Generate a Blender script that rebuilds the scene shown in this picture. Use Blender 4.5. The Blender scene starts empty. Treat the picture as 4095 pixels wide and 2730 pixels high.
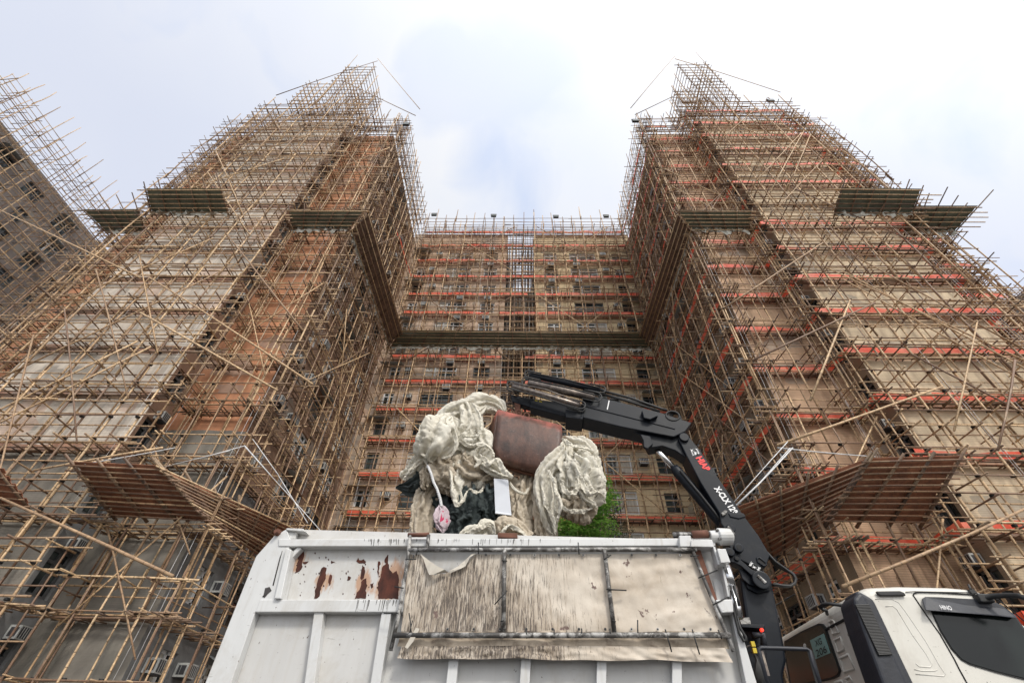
import bpy, math, random
from mathutils import Vector, Matrix, noise as mn
random.seed(7)
R=random.Random(11)
U=R.uniform
scene=bpy.context.scene
col=scene.collection
D=bpy.data
# ------------------------------------------------------------------ camera model
F,PIT,ROL,YAW=1791.33,.7615,.0309,.0337
EYE=Vector((0,0,1.5))
def ray(x,y):
    u=x-2047.5; v=1365-y
    a=u*math.cos(ROL)-v*math.sin(ROL); b=u*math.sin(ROL)+v*math.cos(ROL)
    yf=F*math.cos(PIT)-b*math.sin(PIT); z=F*math.sin(PIT)+b*math.cos(PIT)
    c,s=math.cos(YAW),math.sin(YAW)
    return Vector((c*a-s*yf, s*a+c*yf, z))
def hit(x,y,P0,N):
    d=ray(x,y); return EYE+d*((P0-EYE).dot(N)/d.dot(N))
C0=Vector((-2.7,5.10,0)); T=Vector((.9979,-.0642,0)); N=Vector((.0642,.9979,0)); ZZ=Vector((0,0,1))
def tp(x,y,off=0): return hit(x,y,C0+N*off,N)          # a point on a plane parallel to the lorry's side
KC=tp(3446,2400,0)
def rp(x,y,off=0): return hit(x,y,KC+T*off,T)          # a point on the plane of the cab's back
# ------------------------------------------------------------------ materials
M={}
def nt(name):
    m=D.materials.new(name); m.use_nodes=True; n=m.node_tree; M[name]=m
    b=n.nodes['Principled BSDF']
    return m,n,b
def mth(n,op,a,b=None,clamp=False):
    x=n.nodes.new('ShaderNodeMath'); x.operation=op; x.use_clamp=clamp
    for i,v in enumerate((a,b)):
        if v is None: continue
        if isinstance(v,(int,float)): x.inputs[i].default_value=v
        else: n.links.new(v,x.inputs[i])
    return x.outputs[0]
def mixc(n,f,a,b,mode='MIX'):
    x=n.nodes.new('ShaderNodeMix'); x.data_type='RGBA'; x.blend_type=mode
    for i,v in ((0,f),(6,a),(7,b)):
        if isinstance(v,(int,float)): x.inputs[i].default_value=v
        elif isinstance(v,tuple): x.inputs[i].default_value=(*v,1)
        else: n.links.new(v,x.inputs[i])
    return x.outputs[2]
def coord(n,scale=(1,1,1),src='Object'):
    t=n.nodes.new('ShaderNodeTexCoord'); mp=n.nodes.new('ShaderNodeMapping')
    n.links.new(t.outputs[src],mp.inputs[0]); mp.inputs['Scale'].default_value=scale
    return mp.outputs[0]
def noi(n,v,scale=1,detail=4,rough=.6,dist=0):
    x=n.nodes.new('ShaderNodeTexNoise'); n.links.new(v,x.inputs['Vector'])
    x.inputs['Scale'].default_value=scale; x.inputs['Detail'].default_value=detail
    x.inputs['Roughness'].default_value=rough; x.inputs['Distortion'].default_value=dist
    return x.outputs['Fac']
def rng(n,v,a,b,c=0,d=1):
    x=n.nodes.new('ShaderNodeMapRange'); n.links.new(v,x.inputs[0])
    for i,k in enumerate((a,b,c,d)): x.inputs[i+1].default_value=k
    return x.outputs[0]
def bump(n,b,h,st=.3,dist=.02):
    x=n.nodes.new('ShaderNodeBump'); n.links.new(h,x.inputs['Height'])
    x.inputs['Strength'].default_value=st; x.inputs['Distance'].default_value=dist
    n.links.new(x.outputs[0],b.inputs['Normal'])
def plain(name,c,rough=.6,metal=0,var=.25,sc=6,c2=None,lo=.45,hi=.7,bst=.15,zs=1,spec=.5):
    m,n,b=nt(name)
    v=coord(n,(sc,sc,sc*zs)); f=noi(n,v,1,6,.65)
    a=mixc(n,rng(n,f,.3,.7),tuple(x*(1-var) for x in c),tuple(min(1,x*(1+var)) for x in c))
    if c2:
        g=noi(n,coord(n,(sc*1.7,sc*1.7,sc*1.7*zs)),1,8,.7,.5)
        a=mixc(n,rng(n,g,lo,hi),a,c2)
    n.links.new(a,b.inputs['Base Color']); b.inputs['Roughness'].default_value=rough
    b.inputs['Metallic'].default_value=metal; b.inputs['Specular IOR Level'].default_value=spec
    if bst: bump(n,b,f,bst,.02)
    return m
def bamboo(name,c1,c2,c3):
    m,n,b=nt(name)
    al=n.nodes.new('ShaderNodeAttribute'); al.attribute_name='len'
    ar=n.nodes.new('ShaderNodeAttribute'); ar.attribute_name='rnd'
    L=al.outputs['Fac']; Rn=ar.outputs['Fac']
    base=mixc(n,rng(n,Rn,0,.45),c1,c2); base=mixc(n,rng(n,Rn,.45,.85),base,c3)
    f=noi(n,coord(n,(5,5,5)),1,5,.7)
    base=mixc(n,rng(n,f,.38,.7,0,.8),base,(.16,.10,.065))
    g=noi(n,coord(n,(1.3,1.3,1.3)),1,2,.5)
    base=mixc(n,rng(n,g,.5,.66,0,.3),base,(.58,.43,.26))
    fr=mth(n,'FRACT',mth(n,'MULTIPLY',mth(n,'ADD',L,Rn),2.7))
    band=mth(n,'LESS_THAN',fr,.07)
    base=mixc(n,mth(n,'MULTIPLY',band,.75),base,(.10,.065,.04))
    n.links.new(base,b.inputs['Base Color']); b.inputs['Roughness'].default_value=.55
    bump(n,b,band,.4,.01)
    return m
bamboo('bamboo',(.70,.50,.29),(.56,.37,.20),(.19,.11,.068))
bamboo('bamboo_dark',(.12,.065,.04),(.19,.115,.068),(.06,.036,.026))
bamboo('bamboo_brown',(.30,.17,.09),(.22,.12,.065),(.14,.075,.045))
plain('strap',(.012,.012,.012),.7,bst=0)
m,n,b=nt('orange'); f=noi(n,coord(n,(.8,.8,.8)),1,4,.6)
c=mixc(n,rng(n,f,.35,.65),(.86,.10,.045),(.84,.24,.15)); n.links.new(c,b.inputs['Base Color']); b.inputs['Roughness'].default_value=.5
t=n.nodes.new('ShaderNodeBsdfTranslucent'); n.links.new(c,t.inputs[0]); mx=n.nodes.new('ShaderNodeMixShader'); mx.inputs[0].default_value=.35
n.links.new(b.outputs[0],mx.inputs[1]); n.links.new(t.outputs[0],mx.inputs[2]); n.links.new(mx.outputs[0],n.nodes['Material Output'].inputs[0])
plain('cable_white',(.6,.6,.6),.5,bst=0)
plain('cable_grey',(.35,.36,.36),.5,bst=0)
# facade skins. world z is kept, so floor bands line up with the storeys
def facade(name,base,line,lw,stain,wash=None,band=None,concrete=None,cz=10.5,lines=17.0):
    m,n,b=nt(name)
    co=coord(n); sp=n.nodes.new('ShaderNodeSeparateXYZ'); n.links.new(co,sp.inputs[0]); z=sp.outputs[2]
    f=noi(n,coord(n,(.9,.9,.9)),1,6,.6)
    c=mixc(n,rng(n,f,.3,.7),tuple(x*.86 for x in base),tuple(min(1,x*1.1) for x in base))
    fl=mth(n,'FRACT',mth(n,'DIVIDE',mth(n,'SUBTRACT',z,2.1),2.75))
    if wash:
        g=noi(n,coord(n,(.5,.5,.25)),1,3,.5)
        wm=mth(n,'GREATER_THAN',mth(n,'ADD',fl,mth(n,'MULTIPLY',mth(n,'SUBTRACT',g,.5),.25)),.17)
        c=mixc(n,wm,c,wash)
    if band: c=mixc(n,mth(n,'MULTIPLY',mth(n,'LESS_THAN',fl,.14),.8),c,band)  # shading from the decks, painted as a darker band at each storey
    s=noi(n,coord(n,(1.7,1.7,.10)),1,5,.65)
    c=mixc(n,rng(n,s,.45,.75,0,.65),c,stain)
    s2=noi(n,coord(n,(5,5,.25)),1,4,.6)
    c=mixc(n,rng(n,s2,.5,.72,0,.35),c,stain)
    vo=n.nodes.new('ShaderNodeTexVoronoi'); vo.distance='CHEBYCHEV'; n.links.new(coord(n,(.55,.55,.8)),vo.inputs['Vector']); vo.inputs['Scale'].default_value=1
    sv=n.nodes.new('ShaderNodeSeparateColor'); n.links.new(vo.outputs['Color'],sv.inputs[0])
    c=mixc(n,mth(n,'MULTIPLY',mth(n,'GREATER_THAN',sv.outputs[0],.86),.55),c,(.30,.28,.245))
    c=mixc(n,mth(n,'MULTIPLY',mth(n,'LESS_THAN',sv.outputs[0],.12),.35),c,tuple(min(1,x*1.25) for x in base))
    ln=mth(n,'LESS_THAN',mth(n,'FRACT',mth(n,'MULTIPLY',z,lines)),.28)
    c=mixc(n,mth(n,'MULTIPLY',ln,lw),c,line)
    if concrete:
        cm=mth(n,'LESS_THAN',mth(n,'ADD',z,mth(n,'MULTIPLY',f,.25)),cz)
        cc=mixc(n,rng(n,f,.3,.7),tuple(x*.75 for x in concrete),tuple(x*1.15 for x in concrete))
        s3=noi(n,coord(n,(2.5,2.5,.5)),1,6,.7)
        cc=mixc(n,rng(n,s3,.45,.75,0,.5),cc,(.10,.105,.09))
        c=mixc(n,cm,c,cc)
    n.links.new(c,b.inputs['Base Color']); b.inputs['Roughness'].default_value=.85
    h=mth(n,'ADD',mth(n,'MULTIPLY',ln,-1),f); bump(n,b,h,.35,.015)
    return m
GREY=(.225,.205,.175)
facade('wall_whitewash',(.42,.22,.14),(.25,.22,.20),.35,(.27,.25,.22),wash=(.70,.63,.54),concrete=GREY,cz=10.6,lines=12)
facade('wall_brick',(.56,.26,.135),(.30,.14,.08),.5,(.20,.11,.07),concrete=GREY,cz=12.5,lines=14)
facade('wall_beige',(.72,.59,.41),(.38,.29,.20),.4,(.36,.28,.20),band=(.36,.25,.17),lines=12)
facade('wall_tan',(.60,.40,.26),(.27,.18,.11),.45,(.22,.16,.10),band=(.33,.25,.17),lines=12)
facade('wall_rear_pink',(.60,.44,.32),(.28,.20,.15),.35,(.22,.19,.15),band=(.38,.24,.17),lines=10)
facade('wall_rear_yellow',(.70,.55,.34),(.36,.28,.17),.35,(.30,.25,.17),band=(.40,.26,.17),lines=10)
facade('wall_side_shaded_brown',(.30,.185,.125),(.19,.13,.09),.4,(.13,.10,.08),concrete=(.2,.2,.2),cz=10.5,lines=12)  # darker base colour carries the shade of the flanks
facade('wall_side_shaded_tan',(.33,.25,.17),(.24,.19,.13),.4,(.17,.14,.10),lines=12)  # flank shade put into the colour here too
facade('wall_far',(.24,.205,.185),(.16,.14,.12),.3,(.10,.09,.08),lines=8)
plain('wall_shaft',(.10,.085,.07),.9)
plain('window_frame',(.62,.63,.63),.4,bst=0,var=.1)
plain('window_frame_dark',(.10,.10,.10),.5,bst=0)
m,n,b=nt('glass'); f=noi(n,coord(n,(.8,.8,1.3)),1,3,.5)
n.links.new(mixc(n,rng(n,f,.42,.6),(.01,.013,.014),(.07,.085,.08)),b.inputs['Base Color']); b.inputs['Roughness'].default_value=.12
plain('curtain',(.45,.42,.36),.9,zs=.2,sc=9)
plain('ac_white',(.50,.51,.49),.5,var=.15,c2=(.25,.22,.18),lo=.55,hi=.75)
plain('grille',(.05,.05,.055),.6,bst=0)
plain('awning',(.42,.46,.48),.4,.3,c2=(.25,.26,.26))
m,n,b=nt('canopy_green')
f=noi(n,coord(n,(1.2,1.2,1.2)),1,6,.65); g=noi(n,coord(n,(.6,.6,6)),1,4,.6)
c=mixc(n,rng(n,f,.3,.7),(.075,.08,.055),(.17,.185,.125)); c=mixc(n,rng(n,g,.60,.72,0,.5),c,(.3,.34,.33))
n.links.new(c,b.inputs['Base Color']); b.inputs['Roughness'].default_value=.45; bump(n,b,f,.4,.05)
plain('board_brown',(.30,.125,.065),.75,0,.4,2.5,c2=(.16,.075,.05))
plain('board_side',(.20,.13,.095),.85,0,.35,2.5,c2=(.10,.07,.05))
m,n,b=nt('sheet_clear')
f=noi(n,coord(n,(1,1,1)),3,5,.6)
n.links.new(mixc(n,rng(n,f,.3,.7),(.35,.33,.27),(.62,.61,.54)),b.inputs['Base Color']); b.inputs['Roughness'].default_value=.4; bump(n,b,f,.8,.1)
# lorry
def paint(name,c,dirt,lo=.55,hi=.72,rough=.42,stains=()):
    m,n,b=nt(name)
    f=noi(n,coord(n,(3,3,1.2)),1,7,.7); s=noi(n,coord(n,(14,14,1.1)),1,6,.7); k=noi(n,coord(n,(38,38,22)),1,3,.6)
    a=mixc(n,rng(n,f,.3,.75),c,tuple(x*.86 for x in c))
    a=mixc(n,rng(n,s,lo,hi,0,.6),a,dirt)
    a=mixc(n,rng(n,k,.70,.73),a,(.08,.05,.04))
    sc_=noi(n,coord(n,(5,5,46)),1,4,.7,.3); a=mixc(n,rng(n,sc_,.67,.70,0,.45),a,(.17,.15,.13))
    sg=noi(n,coord(n,(1.6,1.6,1.3)),1,6,.75,.5); a=mixc(n,rng(n,sg,.52,.74,0,.5),a,(.36,.32,.26))
    for (px_,py_,r0) in stains:
        w_=hit(px_,py_,C0+N*.11,N)-Vector((1.0,6.1,0)); tcx=n.nodes.new('ShaderNodeTexCoord'); dn=n.nodes.new('ShaderNodeVectorMath'); dn.operation='DISTANCE'
        n.links.new(tcx.outputs['Object'],dn.inputs[0]); dn.inputs[1].default_value=w_
        hz=noi(n,coord(n,(12,12,4)),1,6,.7)
        mm=rng(n,mth(n,'ADD',dn.outputs['Value'],mth(n,'MULTIPLY',mth(n,'SUBTRACT',hz,.5),.5)),r0*.35,r0,.85,0)
        a=mixc(n,mm,a,(.40,.22,.12))
    n.links.new(a,b.inputs['Base Color']); b.inputs['Roughness'].default_value=rough; bump(n,b,f,.12,.02)
    return m
paint('white_paint',(.60,.605,.60),(.42,.40,.36))
paint('white_panel',(.55,.545,.53),(.44,.41,.36),.52,.8,stains=((1575,2300,.17),(1590,2345,.16),(1540,2350,.14),(1455,2330,.12),(1290,2330,.10),(1200,2240,.09)))
paint('cab_paint',(.64,.62,.56),(.60,.57,.49),.6,.9,.28)
m,n,b=nt('rust_patch'); f=noi(n,coord(n,(9,9,5)),1,8,.7)
n.links.new(mixc(n,rng(n,f,.35,.7),(.022,.008,.006),(.10,.028,.016)),b.inputs['Base Color']); b.inputs['Roughness'].default_value=.9
m,n,b=nt('drips'); n.links.new(mixc(n,noi(n,coord(n,(9,9,5)),1,3),(.02,.02,.02),(.06,.05,.045)),b.inputs['Base Color'])
m,n,b=nt('tarp')
sp=n.nodes.new('ShaderNodeSeparateXYZ'); n.links.new(coord(n),sp.inputs[0]); x=sp.outputs[0]
s=noi(n,coord(n,(38,38,3.2)),1,9,.78,.6); s2=noi(n,coord(n,(75,75,7)),1,6,.72,.4); f=noi(n,coord(n,(2.2,2.2,2.2)),1,6,.65)
c=mixc(n,rng(n,f,.3,.72),(.60,.54,.46),(.44,.37,.29))
bl=noi(n,coord(n,(3.5,3.5,3.0)),1,7,.7,.6); c=mixc(n,rng(n,bl,.5,.7,0,.55),c,(.38,.30,.22))
den=rng(n,x,-.6,1.5,.12,-.13)
blob=mth(n,'MULTIPLY',mth(n,'SUBTRACT',noi(n,coord(n,(1.1,1.1,.8)),1,3,.5),.5),.35)
den=mth(n,'ADD',den,blob)
c=mixc(n,rng(n,mth(n,'ADD',s,den),.56,.70,0,.75),c,(.24,.185,.13))
c=mixc(n,rng(n,mth(n,'ADD',s2,den),.58,.70,0,.9),c,(.055,.04,.032))
g=noi(n,coord(n,(7,7,6)),1,5,.6)
c=mixc(n,rng(n,g,.66,.68),c,(.14,.09,.075)); g2=noi(n,coord(n,(12,12,4)),1,5,.7,.8); c=mixc(n,rng(n,g2,.68,.70,0,.8),c,(.10,.08,.075))
n.links.new(c,b.inputs['Base Color']); b.inputs['Roughness'].default_value=.6; bump(n,b,f,.3,.03)
plain('tarp_flap',(.40,.33,.25),.65,0,.25,5,c2=(.16,.11,.08),lo=.5,hi=.7)
plain('pipe_worn',(.42,.41,.39),.5,.1,.3,5,c2=(.07,.065,.06),lo=.40,hi=.52)
plain('rusty_steel',(.13,.055,.035),.85,0,.4,8)
plain('chrome',(.7,.7,.7),.18,1,.1,8,c2=(.12,.10,.09),lo=.6,hi=.68)
plain('crane_black',(.0055,.008,.013),.46,0,.3,2.5,c2=(.035,.034,.034),lo=.52,hi=.95,bst=.08,spec=.25)
plain('tarp_back',(.50,.46,.39),.6,0,.15,5,c2=(.12,.10,.09),lo=.58,hi=.66)
plain('crane_worn',(.13,.11,.10),.32,.6,.4,7,c2=(.42,.35,.28),lo=.5,hi=.75)
plain('rubber',(.02,.02,.02),.6,bst=0)
plain('hose_brown',(.13,.095,.07),.7)
plain('plastic_black',(.018,.02,.027),.5,0,.25,20)
plain('dark_gap',(.012,.012,.012),.8,bst=0)
m,n,b=nt('cab_glass'); f=noi(n,coord(n,(1.5,1.5,1.5)),1,2,.5)
n.links.new(mixc(n,rng(n,f,.45,.65),(.006,.008,.009),(.022,.03,.028)),b.inputs['Base Color']); b.inputs['Roughness'].default_value=.14; b.inputs['Specular IOR Level'].default_value=.3
plain('plate_green',(.22,.38,.36),.5,bst=0,var=.08)
plain('ink',(.015,.02,.02),.6,bst=0)
plain('letter_white',(.72,.72,.72),.5,bst=0,var=.1,c2=(.2,.2,.2),lo=.62,hi=.7)
plain('letter_red',(.75,.03,.03),.5,bst=0,var=.1)
plain('yellow',(.6,.45,.02),.5,bst=0)
m,n,b=nt('lamp_red'); b.inputs['Base Color'].default_value=(.8,.02,.01,1); b.inputs['Emission Color'].default_value=(1,.03,.01,1); b.inputs['Emission Strength'].default_value=1.2
m,n,b=nt('bucket')
sp=n.nodes.new('ShaderNodeSeparateXYZ'); n.links.new(coord(n),sp.inputs[0])
f=noi(n,coord(n,(3,3,3)),1,8,.7); k=noi(n,coord(n,(14,14,14)),1,6,.7)
tilt=mth(n,'ADD',sp.outputs[2],mth(n,'MULTIPLY',sp.outputs[0],.26))
hh=mth(n,'ADD',tilt,mth(n,'MULTIPLY',mth(n,'SUBTRACT',f,.5),.7))
kb=noi(n,coord(n,(5,5,3)),1,8,.75)
c=mixc(n,rng(n,kb,.35,.68),(.028,.013,.009),(.125,.055,.035))
c=mixc(n,rng(n,hh,.27,.45),c,(.34,.09,.065))
c=mixc(n,rng(n,k,.62,.72,0,.45),c,(.26,.19,.17))
n.links.new(c,b.inputs['Base Color']); b.inputs['Roughness'].default_value=.5; bump(n,b,k,.25,.02)
def cloth(name,c1,c2,tr=.35):
    m,n,b=nt(name)
    f=noi(n,coord(n,(2.5,2.5,2.5)),1,5,.6); k=noi(n,coord(n,(30,30,30)),1,2,.5)
    c=mixc(n,rng(n,f,.3,.7),c1,c2)
    n.links.new(c,b.inputs['Base Color']); b.inputs['Roughness'].default_value=.8
    t=n.nodes.new('ShaderNodeBsdfTranslucent'); n.links.new(c,t.inputs[0])
    mx=n.nodes.new('ShaderNodeMixShader'); mx.inputs[0].default_value=tr
    n.links.new(b.outputs[0],mx.inputs[1]); n.links.new(t.outputs[0],mx.inputs[2])
    n.links.new(mx.outputs[0],n.nodes['Material Output'].inputs[0]); bump(n,b,mth(n,'ADD',f,mth(n,'MULTIPLY',k,.15)),.4,.04)
cloth('net_cream',(.74,.70,.60),(.84,.81,.72)); cloth('net_tan',(.58,.50,.39),(.70,.62,.50)); cloth('net_green',(.018,.028,.028),(.06,.075,.075),.15)
cloth('bag_pink',(.55,.42,.46),(.72,.64,.68)); plain('marker_red',(.5,.03,.10),.7); plain('board_white',(.52,.54,.58),.6,0,.08,3,bst=.05)
m,n,b=nt('leaf'); ar=n.nodes.new('ShaderNodeAttribute'); ar.attribute_name='rnd'
c=mixc(n,ar.outputs['Fac'],(.06,.14,.025),(.20,.36,.06)); n.links.new(c,b.inputs['Base Color']); b.inputs['Roughness'].default_value=.5
t=n.nodes.new('ShaderNodeBsdfTranslucent'); n.links.new(c,t.inputs[0]); mx=n.nodes.new('ShaderNodeMixShader'); mx.inputs[0].default_value=.4
n.links.new(b.outputs[0],mx.inputs[1]); n.links.new(t.outputs[0],mx.inputs[2]); n.links.new(mx.outputs[0],n.nodes['Material Output'].inputs[0])
m,n,b=nt('leaf_dark'); ar=n.nodes.new('ShaderNodeAttribute'); ar.attribute_name='rnd'
n.links.new(mixc(n,ar.outputs['Fac'],(.02,.04,.015),(.06,.09,.03)),b.inputs['Base Color']); b.inputs['Roughness'].default_value=.6
plain('bark',(.10,.075,.05),.9)
plain('asphalt',(.05,.05,.05),.9,0,.25,4)
plain('concrete_ground',(.22,.21,.20),.9,0,.2,2)
plain('roof_grey',(.2,.2,.2),.9)
# ------------------------------------------------------------------ object helpers
def obj(name,vs,fs,mat,parent=None,mats=None,mi=None,attrs=None,smooth=False):
    if parent is not None:
        L=parent.matrix_basis.translation
        o0=parent.get('_w'); L=Vector(o0) if o0 is not None else L
        vs=[(v[0]-L[0],v[1]-L[1],v[2]-L[2]) for v in vs]
    me=D.meshes.new(name); me.from_pydata([tuple(v) for v in vs],[],fs)
    for mm in (mats or [mat]): me.materials.append(M[mm])
    if mi: me.polygons.foreach_set('material_index',mi)
    if smooth: me.polygons.foreach_set('use_smooth',[True]*len(fs))
    for k,a in (attrs or {}).items():
        at=me.attributes.new(k,'FLOAT','POINT'); at.data.foreach_set('value',a)
    me.update()
    o=D.objects.new(name,me); col.objects.link(o)
    if parent is not None: o.parent=parent
    o['_w']=tuple(parent['_w']) if parent is not None and parent.get('_w') is not None else (0.,0.,0.)
    return o
def thing(name,label,cat,loc,group=None):
    o=D.objects.new(name,None); col.objects.link(o); o.location=loc; o['_w']=tuple(float(x) for x in loc)
    o['label']=label; o['category']=cat
    if group: o['group']=group
    o.empty_display_size=.3
    return o
def tag(o,label,cat,group=None):
    o['label']=label; o['category']=cat
    if group: o['group']=group
    return o
class MB:
    def __init__(s): s.v=[];s.f=[];s.m=[];s.a={'len':[],'rnd':[]}
    def add(s,vs,fs,mi=0,ln=None,rd=0):
        k=len(s.v); s.v+=[tuple(x) for x in vs]; s.f+=[tuple(i+k for i in f) for f in fs]; s.m+=[mi]*len(fs)
        s.a['len']+=ln or [0]*len(vs); s.a['rnd']+=[rd]*len(vs) if not isinstance(rd,list) else rd
        return s
    def box(s,a,b,mi=0):
        (x0,y0,z0),(x1,y1,z1)=a,b
        v=[(x,y,z) for x in(x0,x1) for y in(y0,y1) for z in(z0,z1)]
        return s.add(v,[(0,1,3,2),(4,6,7,5),(0,4,5,1),(2,3,7,6),(0,2,6,4),(1,5,7,3)],mi)
    def obox(s,c,ax,ay,az,mi=0):       # centre and three half-axis vectors
        c,ax,ay,az=map(Vector,(c,ax,ay,az))
        v=[c+ax*i+ay*j+az*k for i in(-1,1) for j in(-1,1) for k in(-1,1)]
        return s.add(v,[(0,1,3,2),(4,6,7,5),(0,4,5,1),(2,3,7,6),(0,2,6,4),(1,5,7,3)],mi)
    def tube(s,pts,r,sides=8,mi=0,cap=True,rd=None):
        pts=[Vector(p) for p in pts]; n=len(pts)
        rs=r if isinstance(r,(list,tuple)) else [r]*n
        rd=U(0,1) if rd is None else rd
        vs=[];ln=[];l=0; up=None
        for i,p in enumerate(pts):
            d=(pts[min(i+1,n-1)]-pts[max(i-1,0)]).normalized()
            if up is None:
                up=d.orthogonal().normalized()
            else:
                up=(up-d*up.dot(d)); up=up.normalized() if up.length>1e-6 else d.orthogonal().normalized()
            q=d.cross(up)
            if i: l+=(p-pts[i-1]).length
            for j in range(sides):
                t=2*math.pi*j/sides; vs.append(p+(up*math.cos(t)+q*math.sin(t))*rs[i]); ln.append(l)
        fs=[(i*sides+j,i*sides+(j+1)%sides,(i+1)*sides+(j+1)%sides,(i+1)*sides+j) for i in range(n-1) for j in range(sides)]
        if cap: fs+=[tuple(range(sides-1,-1,-1)),tuple((n-1)*sides+j for j in range(sides))]
        return s.add(vs,fs,mi,ln,rd)
    def prism(s,poly,dvec,mi=0):
        poly=[Vector(p) for p in poly]; n=len(poly); dvec=Vector(dvec)
        v=poly+[p+dvec for p in poly]
        f=[tuple(range(n)),tuple(range(2*n-1,n-1,-1))]+[(i,i+n,(i+1)%n+n,(i+1)%n) for i in range(n)]
        return s.add(v,f,mi)
    def build(s,name,mat,parent=None,mats=None,smooth=False,bevel=0,attr=False,seg=2):
        o=obj(name,s.v,s.f,mat,parent,mats,s.m if mats else None,s.a if attr else None,smooth)
        if bevel:
            md=o.modifiers.new('b','BEVEL'); md.width=bevel; md.segments=seg; md.limit_method='ANGLE'; md.angle_limit=.6
        return o
def pxprism(poly,off,thick,mi=0,mb=None):
    mb=mb or MB(); return mb.prism([tp(x,y,off) for x,y in poly],N*thick,mi)
FL=[46.1-2.75*k for k in range(17)]      # deck level of every storey
# ------------------------------------------------------------------ buildings
ROOF=45.4
def wall(name,parent,A,u,n_,L,z0,z1,mat,openings=(),dep=.25):
    """upright wall from ground point A along unit u, outward normal n_, with real openings (s0,s1,za,zb)"""
    A=Vector((*A,0)); u=Vector((*u,0)); n_=Vector((*n_,0))
    ss=sorted({0,L,*[v for o in openings for v in o[:2]]}); zs=sorted({z0,z1,*[v for o in openings for v in o[2:4]]})
    P=lambda s,z,d=0:A+u*s+n_*d+Vector((0,0,z))
    mb=MB(); idx={}
    import bisect
    occ=set()
    for o in openings:
        for i in range(ss.index(o[0]),ss.index(o[1])):
            for j in range(zs.index(o[2]),zs.index(o[3])): occ.add((i,j))
    v=[P(s,z) for s in ss for z in zs]; nz=len(zs)
    f=[(i*nz+j,(i+1)*nz+j,(i+1)*nz+j+1,i*nz+j+1) for i in range(len(ss)-1) for j in range(nz-1) if (i,j) not in occ]
    mb.add(v,f)
    for s0,s1,a,b in openings:
        q=[P(s0,a),P(s1,a),P(s1,b),P(s0,b),P(s0,a,-dep),P(s1,a,-dep),P(s1,b,-dep),P(s0,b,-dep)]
        mb.add(q,[(0,1,5,4),(1,2,6,5),(2,3,7,6),(3,0,4,7)])
    return mb.build(name,mat,parent)
WIN={}
def window(parent_thing,A,u,n_,s0,s1,a,b,kind,store):
    """one window: frame with mullions set back in the opening, a dark pane behind it"""
    store.append((A,u,n_,s0,s1,a,b,kind))
def build_windows(parent,store,cap=100):
    def dist(w): return (Vector((w[0][0]+w[1][0]*w[3],w[0][1]+w[1][1]*w[3],w[5]))-EYE).length
    store=sorted(store,key=dist); rest=MB(); 
    for i,(A,u,n_,s0,s1,a,b,kind) in enumerate(store):
        A3=Vector((*A,0)); u3=Vector((*u,0)); n3=Vector((*n_,0)); P=lambda s,z,d:A3+u3*s+n3*d+Vector((0,0,z))
        fm=MB() ; gm=MB()
        g=fm if i<cap else rest; t=.05; fi=0 if kind!='dark' else 3
        mu=[s0,s1]+([s0+(s1-s0)*k/3 for k in(1,2)] if s1-s0>1.6 else [s0+(s1-s0)*.5] if s1-s0>.8 else [])
        for s in mu:
            c=min(max(s,s0+t),s1-t); g.obox(P(c,(a+b)/2,-.15),u3*t,n3*.03,ZZ*((b-a)/2-.004),fi)
        for z in (a+t,b-t,a+(b-a)*.72): g.obox(P((s0+s1)/2,z,-.148),u3*((s1-s0)/2-.004),n3*.028,ZZ*t,fi)
        if kind=='curt': fm2=[(s0+.05,s0+(s1-s0)*U(.3,.6))]
        else: fm2=[]
        if i<cap:
            fr=g.build('window',None,parent,mats=['window_frame','glass','curtain','window_frame_dark'])
            gm.add([P(s0,a,-.20),P(s1,a,-.20),P(s1,b,-.20),P(s0,b,-.20)],[(0,1,2,3)]); pn=gm.build('pane','glass',fr)
            for x0,x1 in fm2: MB().add([P(x0,a,-.185),P(x1,a,-.185),P(x1,b,-.185),P(x0,b,-.185)],[(0,1,2,3)]).build('curtain','curtain',fr)
        else:
            rest.add([P(s0,a,-.20),P(s1,a,-.20),P(s1,b,-.20),P(s0,b,-.20)],[(0,1,2,3)],1)
            for x0,x1 in fm2: rest.add([P(x0,a,-.185),P(x1,a,-.185),P(x1,b,-.185),P(x0,b,-.185)],[(0,1,2,3)],2)
    if rest.v:
        o=rest.build('window',None,parent,mats=['window_frame','glass','curtain','window_frame_dark']); o['kind']='stuff'
def ac(parent,A,u,n_,s,z,w=.62,h=.42,d=.45):
    A3=Vector((*A,0)); u3=Vector((*u,0)); n3=Vector((*n_,0)); c=A3+u3*s+n3*(d/2+.02)+Vector((0,0,z))
    m=MB(); m.obox(c,u3*w/2,n3*d/2,ZZ*h/2,0)
    fx=c+n3*(d/2+.008)
    m.obox(fx,u3*w*.42,n3*.006,ZZ*h*.40,1)
    for k in(-.28,-.09,.09,.28): m.obox(fx+u3*w*k+n3*.008,u3*.012,n3*.004,ZZ*h*.4,0)
    for sg in(-1,1):
        for k in(-.25,0.05,.3): m.obox(c+u3*sg*(w/2+.004)+n3*d*k*.8,u3*.004,n3*.045,ZZ*h*.33,1)
    m.obox(c-ZZ*(h/2+.03),u3*w*.4,n3*d*.45,ZZ*.015,1)
    return m.build('air_conditioner',None,parent,mats=['ac_white','grille'])
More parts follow.
